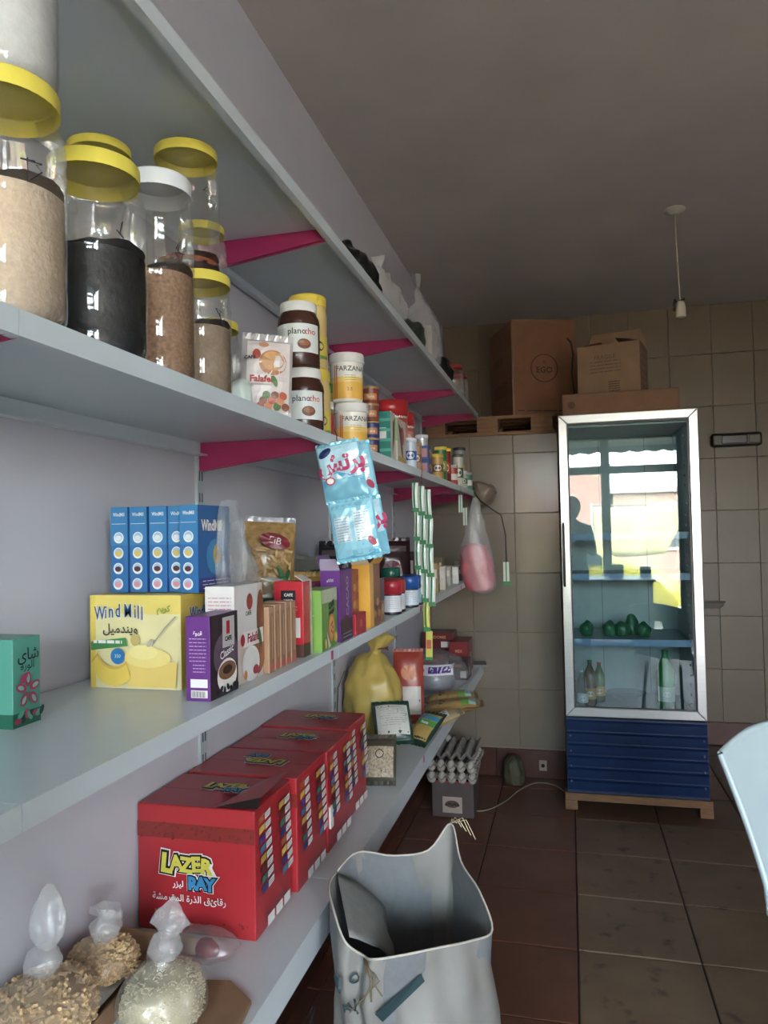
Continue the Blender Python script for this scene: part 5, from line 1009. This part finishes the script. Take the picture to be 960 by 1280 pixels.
# pendant socket
t = thing('pendant_lamp', 'bare pendant lamp holder on a thin cord from the ceiling, no bulb', 'lamp', (1.338, 3.56, CZ), 0)
MB().lathe([(0, -.022), (.022, -.022), (.030, -.014), (.044, -.008), (.046, 0)], C('#b0aaa0', .5), 28).build('ceiling_rose', t)
MB().tube([(0, 0, -.02), (.002, 0, -.15), (.006, 0, -.30), (.012, 0, -.42)], .0035, C('#a59a8a', .6), 8).build('cord', t)
MB().lathe([(0, -.425), (.014, -.425), (.020, -.44), (.022, -.455), (.022, -.495), (.018, -.498), (.0, -.49)], C('#c0b8a4', .5), 24, c=(.012, 0, 0)).build('lamp_holder', t)
MB().tube([(-.012, -.01, -.415), (-.018, -.01, -.44), (-.016, -.012, -.47)], .005, DARK).tube([(.03, 0, -.415), (.0, 0, -.425), (-.018, 0, -.425)], .005, DARK).build('tape_wrap', t)

# ================================================================== EGGS
TR = C('#7d756b', .85, 0, .12, .3, 40)
p_ = .047
def tray_mesh():
    nx, ny = 30, 36; vs = []; fs = []
    for j in range(ny + 1):
        for i in range(nx + 1):
            x, y = (i / 6 - 2.5) * p_ * 1.0, (j / 6 - 3) * p_
            c = (math.cos(2 * PI * (i / 6 - .5)) + math.cos(2 * PI * (j / 6 - .5))) / 2
            vs.append((x * 1.04, y * 1.04, .024 - .024 * c))
    fs = [(j * (nx + 1) + i, j * (nx + 1) + i + 1, (j + 1) * (nx + 1) + i + 1, (j + 1) * (nx + 1) + i) for j in range(ny) for i in range(nx)]
    return MB().add(vs, fs, TR, True)
eggb = MB(); prof = [(.0215 * math.sin(PI * k / 10) * (1 + .12 * math.cos(PI * k / 10)) , -.029 * math.cos(PI * k / 10)) for k in range(11)]
eggb.lathe([(max(r, 0), z) for r, z in prof], C('#aaa194', .6, 0, .03), 14); egg_me = eggb.mesh('egg'); tr_me = None
bx = carton('storage_box', 'grey brown carton with a printed photo label, under the egg trays', 'box', None, .245, 3.74, .0015, 0, .205, .22, .178, C('#4f4340', .7, 0, .08), {'front': lambda p, w_, h_: (p.rect(0, h_ * .93, w_, h_, C('#8a1c2c', .5)), p.rect(w_ * .25, h_ * .12, w_ * .72, h_ * .56, C('#a8988c', .5)), p.ell(w_ * .48, h_ * .36, .034, .018, C('#5a4034', .5)), [p.ell(w_ * (.34 + .07 * k), h_ * (.34 + .03 * (k % 2)), .008, .006, C('#2c2420', .5)) for k in range(5)])})
names = ['bottom egg tray full of eggs, on the grey brown carton', 'middle egg tray full of eggs', 'topmost egg tray, nearly empty, three eggs left']
ords = 'bottom middle top'.split(); eggn = 0
for k in range(3):
    z = .182 + k * .052; cx, cy = .245 + .006 * (k % 2), 3.70 + .01 * k
    t = thing('egg_tray', names[k], 'egg tray', (cx, cy, z), [3, -2, 1][k], 'stacked egg trays')
    m = tray_mesh(); o = m.build('pulp_sheet', t); mo = o.modifiers.new('s', 'SOLIDIFY'); mo.thickness = .0025; mo.offset = 1
    if k < 2: cells = [(i, 0) for i in range(5)] + [(4, j) for j in range(1, 6)]
    else: cells = [(0, 4), (1, 5), (0, 2)]
    for (i, j) in cells:
        e = bpy.data.objects.new('egg', egg_me); COL.objects.link(e); e['category'] = 'egg'; e['group'] = 'eggs in the trays'
        a = R([3, -2, 1][k]); lx, ly = (i - 2) * p_ * 1.04, (j - 2.5) * p_ * 1.04
        e.location = (cx + lx * math.cos(a) - ly * math.sin(a), cy + lx * math.sin(a) + ly * math.cos(a), z + .031)
        if k == 2: e['label'] = ['pale egg left in the topmost tray, far left', 'pale egg in the topmost tray at its far edge', 'pale egg in the topmost tray nearest the shelf edge'][cells.index((i, j))]
        elif j == 0: e['label'] = 'pale egg in the front row of the %s tray, %s from the left' % (ords[k], ['first', 'second', 'third', 'fourth', 'fifth'][i])
        else: e['label'] = 'pale egg on the right side of the %s tray, %s from the front' % (ords[k], ['', 'second', 'third', 'fourth', 'fifth', 'sixth'][j])
clearbag('green_sack', 'dim olive sack on the floor behind the egg trays', 'sack', None, .50, 4.19, .0015, [(.001, .05, .06, 0, 0), (.05, .06, .07, 0, 0), (.12, .05, .06, 0, 0), (.15, .02, .03, 0, 0)], C('#4a4630', .7, 0, .2), wr=.012, seed=91, cap1=True)

# ================================================================== WOVEN SACK in the aisle
SK_ = C('#85827c', .6, 0, .14, .35, 14)
rim = [(.352, 1.47, .705), (.375, 1.545, .715), (.44, 1.60, .690), (.515, 1.62, .700), (.562, 1.645, .752), (.592, 1.58, .700), (.640, 1.50, .680), (.672, 1.435, .640), (.640, 1.38, .645), (.585, 1.325, .655), (.53, 1.290, .655), (.480, 1.275, .650), (.455, 1.300, .640), (.425, 1.285, .670), (.39, 1.33, .700), (.358, 1.40, .710)]
def cr(P_, n=5):
    out = []; N = len(P_)
    for i in range(N):
        p0, p1, p2, p3 = [Vector(P_[(i + d) % N]) for d in (-1, 0, 1, 2)]
        for k in range(n): f = k / n; out.append(.5 * ((2 * p1) + (p2 - p0) * f + (2 * p0 - 5 * p1 + 4 * p2 - p3) * f * f + (3 * p1 - p0 - 3 * p2 + p3) * f ** 3))
    return out
rimp = cr(rim, 5); N = len(rimp)
levels = [(1.0, 0), (.90, .22), (.74, .5), (.55, .8), (.35, .95), (.15, 1), (.03, .98), (0, .9)]
def lowp(i, z, t_):
    a = math.atan2(rimp[i].y - 1.45, rimp[i].x - .52); s_ = 1 / (abs(math.cos(a)) ** 5 + abs(math.sin(a)) ** 5) ** .2
    rx, ry = .155 * (.86 if z < .01 else 1), .17 * (.86 if z < .01 else 1)
    return Vector((.525 + rx * s_ * math.cos(a), 1.46 + ry * s_ * math.sin(a), z))
vs = []
for (f, t_) in levels:
    for i in range(N):
        r = rimp[i]; z = r.z * f; q = lowp(i, z, t_); p = r.lerp(q, t_); p.z = z + .0015
        if 0 < t_: cz_ = abs(noise.noise(p * 11)) ; p += (Vector((r.x - .52, r.y - 1.45, 0)).normalized()) * (cz_ * .075 - .018) * min(1, z * 3) + noise.noise_vector(p * 7) * .02 * min(1, z * 3)
        p.x = max(p.x, .346); vs.append(p)
fs = [(j * N + i, j * N + (i + 1) % N, (j + 1) * N + (i + 1) % N, (j + 1) * N + i) for j in range(len(levels) - 1) for i in range(N)] + [tuple(range((len(levels) - 1) * N, len(levels) * N))]
ts = thing('woven_sack', 'big open pale grey woven sack standing on the floor by the lowest shelf', 'sack', (0, 0, 0), 0)
smb = MB().add(vs, fs, SK_, True); o = smb.build('sack_wall', ts); mo = o.modifiers.new('s', 'SUBSURF'); mo.levels = mo.render_levels = 1
# folded inner flap
inn = []; 
for k, (f, d) in enumerate(((0, 0), (.12, .022), (.3, .04), (.55, .05))):
    for i in range(N):
        r = rimp[i]; c = Vector((.52, 1.44, r.z)); q = r.lerp(c, d * 3.2 / 1.0 * .5); q.z = r.z * (1 - f) + .0015; q += noise.noise_vector(q * 14) * .012 * (k > 0); inn.append(q)
o = MB().add(inn, [(j * N + i, (j + 1) * N + i, (j + 1) * N + (i + 1) % N, j * N + (i + 1) % N) for j in range(3) for i in range(N)], C('#74787a', .55, 0, .08, .15, 60), True).build('inner_lining', ts)
ff = []
A, B, Cc, D = Vector((.352, 1.47, .704)), Vector((.43, 1.30, .672)), Vector((.485, 1.42, .560)), Vector((.43, 1.55, .60))
for j in range(9):
    for i in range(9):
        u, v = i / 8, j / 8; q = (A * (1 - u) + B * u) * (1 - v) + (D * (1 - u) + Cc * u) * v; q += noise.noise_vector(q * 18) * .010 * v + Vector((.012, .004, .004)) * math.sin(v * PI); ff.append(q)
fo = MB().add(ff, [(j * 9 + i, j * 9 + i + 1, (j + 1) * 9 + i + 1, (j + 1) * 9 + i) for j in range(8) for i in range(8)], C('#8b8a86', .55, 0, .08, .15, 60), True).build('folded_flap', ts); mo = fo.modifiers.new('s', 'SOLIDIFY'); mo.thickness = .0015
MB().tube([rimp[i] + Vector((0, 0, .001)) for i in range(0, N, 1)] + [rimp[0]], .0022, C('#c4beb0', .6), 6).build('hem', ts)
rag = MB()
for k in range(5): rag.tube([(.562, 1.645, .754), (.565 + .008 * k, 1.64, .765 + .004 * (k % 2)), (.578 + .01 * k, 1.63, .760 - .008 * k)], .0012, C('#c4b48c', .7), 5)
for k in range(4): rag.tube([(.46, 1.285, .645), (.47 + .008 * k, 1.262, .635 - .004 * k), (.50 - .02 * k, 1.258, .60 - .012 * k)], .0014, C('#7a6a4c', .7), 5)
rag.build('loose_thread', ts, kind='stuff')
mp = rayprint(smb, (.395, 1.0, .50), (1, .0, 0), (0, 0, 1), (0, 1, 0), .009)
p = Print(mp, .0002)
INK = C('#1f3c40', .6)
p.text('ALB', .046, .070, .024, INK, rot=28, bold=.02); p.text('O', .050, .112, .022, INK, rot=20, bold=.03); p.rect(.012, .095, .030, .120, INK, 4, 6); p.poly([(.10, .045), (.17, .105), (.165, .120), (.09, .065)], INK); p.text('M', .06, .01, .04, INK, rot=20, bold=.04)
p.build('printing', ts)
MB().tube([(.30, 1.20, .15), (.315, 1.22, .3), (.33, 1.30, .42), (.338, 1.36, .50)], .003, BK).build('hanging_cable'); o = bpy.data.objects['hanging_cable']; o['label'] = 'thin black cord hanging under the lowest shelf by the sack'; o['category'] = 'cable'

# ================================================================== WHITE CHAIR at the right edge
ch = thing('plastic_chair', 'white moulded plastic chair at the right edge of the picture', 'chair', (1.56, 2.12, 0), 0)
PW = C('#b9cdd2', .3, 0, .02); nu, nv = 16, 22; vs = []
O = Vector((1.44, 2.10, 0))
def shell(u, v):
    """v 0 top of back .. .6 seat rear .. 1 seat front; u -1 left .. 1 right"""
    if v < .6:
        f = v / .6; hw = .235 - .035 * math.sin(f * PI * .55) + .015 * (f > .85) * (f - .85) * 6; z = .865 - .40 * f + (-.05 * u * u * (1 - f)); y = .10 - .13 * f - .055 * u * u
        x = u * hw
        return Vector((x, y, z))
    f = (v - .6) / .4; hw = .20 + .03 * math.sin(f * PI); z = .465 - .035 * math.sin(f * PI * .5) + .035 * u * u - .02 * f ** 3; y = -.03 - .05 * (1 - f) * u * u * 1.1 - .40 * f
    return Vector((u * hw, y, z))
RZ = Matrix.Rotation(R(28), 4, 'Z')
for j in range(nv + 1):
    for i in range(nu + 1): vs.append(RZ @ shell(-1 + 2 * i / nu, j / nv))
fs = [(j * (nu + 1) + i, j * (nu + 1) + i + 1, (j + 1) * (nu + 1) + i + 1, (j + 1) * (nu + 1) + i) for j in range(nv) for i in range(nu) if not (j in (4, 5) and 6 <= i <= 9)]
ch.location = (1.425, 2.14, 0)
o = MB().add(vs, fs, PW, True).build('shell', ch); mo = o.modifiers.new('s', 'SOLIDIFY'); mo.thickness = .006; mo = o.modifiers.new('b', 'SUBSURF'); mo.levels = mo.render_levels = 1
edge = [RZ @ shell(-1, j / nv) for j in range(nv + 1)] + [RZ @ shell(-1 + 2 * i / nu, 1) for i in range(1, nu + 1)] + [RZ @ shell(1, 1 - j / nv) for j in range(1, nv + 1)] + [RZ @ shell(1 - 2 * i / nu, 0) for i in range(1, nu + 1)]
MB().tube(edge, .009, PW, 10, caps=False).build('rim', ch)
for a, b in (((-.12, -.08, .425), (-.15, -.03, .0015)), ((.12, -.08, .425), (.15, -.03, .0015)), ((-.12, -.33, .425), (-.15, -.40, .0015)), ((.12, -.33, .425), (.15, -.40, .0015))):
    MB().tube([RZ @ Vector(a), RZ @ Vector(b)], .012, C('#8a8d90', .3, .7), 12).build('leg', ch)

# ================================================================== SHOP FRONT SIDE, seen only mirrored in the fridge door
t = thing('counter_table', 'grey shop counter below the street window, mirrored in the fridge glass', 'table', (1.05, -1.75, 0), 0)
bev(MB().box((-.75, -.3, .76), (.75, .3, .80), C('#6a7074', .4)).build('table_top', t), .004); MB().box((-.72, -.27, .08), (.72, .25, .759), C('#7c8488', .5)).build('front_panel', t)
for sx in (-.68, .64): MB().box((sx, -.25, .0015), (sx + .04, .23, .079), DARK).build('foot', t)
for x, y, w_, h_, c, l in ((1.38, -1.8, .16, .16, '#22262a', 'dark box on the shop counter'), (1.72, -1.82, .12, .13, '#1c2c44', 'navy box at the right end of the shop counter'), (.86, -1.8, .14, .10, '#5a4038', 'brown box on the shop counter under the mullion')):
    carton('counter_box', l, 'box', 'boxes on the shop counter', x, y, .801, 0, w_, .12, h_, C(c, .5))
def skinfig(name, verts, edges, radii, mat, parent, sub=2):
    me = bpy.data.meshes.new(name); me.from_pydata(verts, edges, []); me.materials.append(mat); o = bpy.data.objects.new(name, me); COL.objects.link(o); o.parent = parent
    sk = o.modifiers.new('skin', 'SKIN'); sk.use_smooth_shade = True
    for i, r in enumerate(radii): v = me.skin_vertices[0].data[i]; v.radius = (r if isinstance(r, tuple) else (r, r)); v.use_root = (i == 0)
    s_ = o.modifiers.new('sub', 'SUBSURF'); s_.levels = s_.render_levels = sub; return o
pp = thing('person', 'standing person in dark jacket holding a phone, mirrored in the fridge glass', 'person', (.87, -.34, 0), 0)
SKN = C('#a5775c', .6); JK = C('#1f2a3a', .8, 0, .1, .3, 40); TR_ = C('#2c2f36', .8)
V = [(0, 0, .93), (0, 0, 1.08), (0, .01, 1.25), (0, .0, 1.40), (0, .01, 1.48), (0, .02, 1.52),
     (.15, 0, 1.40), (.20, .03, 1.14), (.10, .24, 1.26), (.03, .305, 1.345), (-.15, 0, 1.40), (-.20, .03, 1.14), (-.14, .22, 1.26), (-.105, .305, 1.345),
     (.09, 0, .86), (.10, .0, .48), (.11, -.02, .07), (.11, .10, .03), (-.09, 0, .86), (-.10, .02, .48), (-.11, -.02, .07), (-.11, .10, .03)]
E_ = [(0, 1), (1, 2), (2, 3), (3, 4), (4, 5), (3, 6), (6, 7), (7, 8), (8, 9), (3, 10), (10, 11), (11, 12), (12, 13), (0, 14), (14, 15), (15, 16), (16, 17), (0, 18), (18, 19), (19, 20), (20, 21)]
RD = [(.15, .10), (.14, .10), (.15, .11), (.14, .09), .055, .05, .06, .045, .035, .026, .06, .045, .035, .026, .085, .058, .042, .035, .085, .058, .042, .035]
b = skinfig('body', V, E_, RD, JK, pp)
hd = MB(); hp = []
for k in range(13):
    a = PI * k / 12; hp.append((.078 * math.sin(a) ** .85 * (1 - .12 * (math.cos(a) > 0) * math.cos(a)), -.115 * math.cos(a)))
HM = Matrix.Translation((0, .03, 1.62)) @ Matrix.Diagonal((.95, 1.15, 1, 1)); hd.lathe([(max(0, r), z) for r, z in hp], SKN, 24, M=HM)
head = hd.build('head', pp)
f = MB(); f.add([(-.012, .118, 1.605), (.012, .118, 1.605), (0, .142, 1.60), (0, .114, 1.64), (-.01, .115, 1.595), (.01, .115, 1.595)], [(0, 2, 3), (2, 1, 3), (4, 2, 0), (5, 1, 2), (4, 5, 2)], SKN).build('nose', head)
for sx in (-1, 1):
    MB().lathe([(.011 * math.sin(PI * k / 8), .008 * -math.cos(PI * k / 8)) for k in range(9)], WH, 12, c=(sx * .03, .106, 1.635)).build('eye', head); MB().lathe([(.004, 0), (.004, .002), (0, .003)], BK, 10, M=Matrix.Translation((sx * .03, .116, 1.635)) @ Matrix.Rotation(R(-90), 4, 'X')).build('pupil', head)
    MB().lathe([(.022 * math.sin(PI * k / 8), .03 * -math.cos(PI * k / 8)) for k in range(9)], SKN, 12, M=Matrix.Translation((sx * .076, .03, 1.62)) @ Matrix.Diagonal((.4, 1, 1, 1))).build('ear', head)
MB().tube([(-.022, .108, 1.565), (0, .116, 1.562), (.022, .108, 1.565)], .004, C('#8a4a44', .5), 6).build('mouth', head)
hr = [(max(0, .085 * math.sin(PI * k / 12)), .01 + .115 * -math.cos(PI * k / 12)) for k in range(5, 13)]
MB().lathe(hr, C('#1c1613', .8, 0, .2), 24, M=Matrix.Translation((0, .015, 1.63)) @ Matrix.Diagonal((.98, 1.12, 1, 1))).build('hair', head)
for sx, wx in ((1, .03), (-1, -.105)):
    base = Vector((wx, .312, 1.350)); tgt = -.035
    vv = [tuple(base), (wx - sx * .006, .322, 1.385)]; ee = [(0, 1)]; rd = [(.022, .016), (.030, .014)]
    for q in range(4):
        s0 = len(vv); z = 1.372 + .017 * q; L = (.030, .036, .034, .028)[q]
        vv += [(wx + sx * .018, .333, z), (wx + sx * (.018) - sx * .012, .347, z + .003), (wx - sx * (.0) - sx * L * .35, .3465, z + .005)]; ee += [(1, s0), (s0, s0 + 1), (s0 + 1, s0 + 2)]; rd += [.009, .008, .007]
    s0 = len(vv); vv += [(wx - sx * .016, .318, 1.366), (wx - sx * .034, .323, 1.378)]; ee += [(0, s0), (s0, s0 + 1)]; rd += [.011, .008]
    skinfig('hand', vv, ee, rd, SKN, pp)
ph = thing('phone', 'dark phone held up by the standing person', 'phone', (.8325, -.020, 1.392), 0)
bev(MB().box((-.037, -.004, -.078), (.037, .004, .078), C('#1a1c20', .25)).build('phone_body', ph), .003)
MB().box((-.034, -.0046, -.072), (.034, -.0041, .072), C('#0c0e12', .1)).build('screen', ph)

# street: car, brick house, low house, awning
YC = C('#d8c428', .2, 0, .02, 0, 5, .5, .6)
car = thing('car', 'yellow car parked in the street, mirrored in the fridge glass', 'car', (.35, -5.0, -.12), 0)
sec = [(-2.0, .35, .62, .62), (-1.9, .25, .78, .80), (-1.2, .22, .90, 1.05), (-.9, .22, .93, 1.30), (-.4, .22, .94, 1.42), (.3, .22, .94, 1.42), (.9, .22, .93, 1.22), (1.3, .22, .92, 1.0), (1.9, .24, .80, .82), (2.1, .32, .62, .62)]
vs = []; 
for x, zb_, zm, zt_ in sec:
    wb_ = .80 if -1.8 < x < 1.8 else .66; wt = .62 if zt_ > 1.1 else wb_ * .9
    for y, z in ((-wb_ * .95, zb_), (-wb_, zm * .7), (-wb_ * .98, zm), (-wt, zt_), (wt, zt_), (wb_ * .98, zm), (wb_, zm * .7), (wb_ * .95, zb_)): vs.append((x, y, z))
fs = [(j * 8 + i, j * 8 + (i + 1) % 8, (j + 1) * 8 + (i + 1) % 8, (j + 1) * 8 + i) for j in range(len(sec) - 1) for i in range(8)] + [tuple(range(7, -1, -1)), tuple(range(len(sec) * 8 - 8, len(sec) * 8))]
MB().add(vs, fs, YC, True).build('car_body', car)
DG = C('#3c4a50', .08)
for s_ in (-1, 1):
    MB().add([(-1.0, s_ * .90 * .92, .97), (-.12, s_ * .935 * .86, .97), (-.12, s_ * .66, 1.35), (-.78, s_ * .67, 1.30)], [(0, 1, 2, 3)], DG).build('side_window', car)
    MB().add([(-.04, s_ * .935 * .86, .97), (1.12, s_ * .80, .97), (.72, s_ * .67, 1.26), (.3, s_ * .65, 1.36), (-.04, s_ * .66, 1.36)], [(0, 1, 2, 3, 4)], DG).build('side_window', car)
    for x in (-1.25, 1.3):
        wh = MB().lathe([(.17, -.10), (.30, -.10), (.32, -.07), (.32, .07), (.30, .10), (.17, .10)], C('#1a1a1c', .8), 28, M=Matrix.Translation((x, s_ * .70, .32)) @ Matrix.Rotation(R(90), 4, 'X')).build('wheel', car)
        MB().lathe([(0, -.09), (.17, -.095), (.18, 0), (.17, .095), (0, .09)], C('#9a9c9e', .3, .7), 20, M=Matrix.Translation((x, s_ * .70, .32)) @ Matrix.Rotation(R(90), 4, 'X')).build('hub', wh)
    bev(MB().box((.95, s_ * .92 - .07, .92), (1.1, s_ * .92 + .07, 1.04), YC).build('door_mirror', car), .02)
BRK = bpy.data.materials.new('far_brick'); BRK.use_nodes = True; n = BRK.node_tree; bt = n.nodes.new('ShaderNodeTexBrick'); bt.inputs['Scale'].default_value = 4; bt.inputs['Color1'].default_value = hexc('#8c5c4c'); bt.inputs['Color2'].default_value = hexc('#7c5044'); bt.inputs['Mortar'].default_value = hexc('#a08c80')
tc = n.nodes.new('ShaderNodeTexCoord'); mp_ = n.nodes.new('ShaderNodeMapping'); mp_.inputs['Rotation'].default_value = (R(90), 0, 0); n.links.new(tc.outputs['Object'], mp_.inputs[0]); n.links.new(mp_.outputs[0], bt.inputs['Vector']); n.links.new(bt.outputs[0], n.nodes['Principled BSDF'].inputs['Base Color']); n.nodes['Principled BSDF'].inputs['Roughness'].default_value = .9
def house(label, x0, x1, y, h_, mat, wins):
    t = thing('house', label, 'building', ((x0 + x1) / 2, y, -.12), 0, 'houses across the street'); w_ = x1 - x0
    MB().box((-w_ / 2, -3, 0), (w_ / 2, 0, h_), mat).build('wall', t); MB().box((-w_ / 2 - .1, -3.1, h_), (w_ / 2 + .1, .1, h_ + .12), C('#9a938c', .9)).build('roof_slab', t)
    for x, z in wins:
        wn = MB().box((x - .45, .0, z), (x + .45, .04, z + 1.1), C('#cfcac4', .6)).build('window', t); MB().box((x - .38, .041, z + .07), (x + .38, .05, z + 1.03), C('#38444c', .1)).build('pane', wn)
house('brick house across the street, mirrored in the fridge glass', -7, 1.75, -10, 2.9, BRK, ((-2.8, 1.1), (0, 1.1)))
house('low cream rendered house across the street, right of the brick one', 1.85, 7.5, -10.5, 2.35, C('#93796a', .9, 0, .1), ((-1.5, 1.0), (1.4, 1.0)))
aw = thing('awning', 'grey scalloped awning over the street window', 'awning', (1.2, FY - .13, 2.66), 0)
MB().add([(-1.3, 0, .10), (2.2, 0, .10), (2.2, -.9, -.08), (-1.3, -.9, -.08), (-1.3, 0, .11), (2.2, 0, .11), (2.2, -.9, -.07), (-1.3, -.9, -.07)], [(3, 2, 1, 0), (4, 5, 6, 7), (0, 1, 5, 4), (1, 2, 6, 5), (2, 3, 7, 6), (3, 0, 4, 7)], C('#6c7a82', .8)).build('canopy', aw)
vs = []; n_ = 70
for i in range(n_ + 1): x = -1.3 + 3.5 * i / n_; vs += [(x, -.9, -.07), (x, -.905, -.15 - .035 * abs(math.sin(i * .7)))]
vs += [(x, y - .004, z) for x, y, z in vs]; k = 2 * (n_ + 1)
MB().add(vs, [(2 * i, 2 * i + 1, 2 * i + 3, 2 * i + 2) for i in range(n_)] + [(k + 2 * i, k + 2 * i + 2, k + 2 * i + 3, k + 2 * i + 1) for i in range(n_)], C('#6c7a82', .8)).build('valance', aw)
cv = thing('canvas_sheet', 'cream canvas sheet hung behind the yellow car, mirrored in the fridge glass', 'canvas', (2.0, -6.6, -.12), 0)
vs = []; fs = []
for j in range(7):
    for i in range(17):
        u, v = i / 16, j / 6; vs.append((-.75 + 1.75 * u * (1 - .28 * v), .05 * math.sin(u * 14) * v, 1.95 - .9 * v - .05 * math.sin(u * PI)))
m = MB().add(vs, [(j * 17 + i, j * 17 + i + 1, (j + 1) * 17 + i + 1, (j + 1) * 17 + i) for j in range(6) for i in range(16)], C('#a09a72', .8), True)
o = m.build('cloth', cv); mo = o.modifiers.new('s', 'SOLIDIFY'); mo.thickness = .006
for x in (-.76, 1.01): MB().tube([(x, 0, 0), (x, 0, 2.0)], .02, C('#8a8c8c', .5), 10).build('pole', cv)
MB().tube([(-.76, 0, 1.96), (1.01, 0, 1.96)], .015, C('#8a8c8c', .5), 10).build('top_rail', cv)
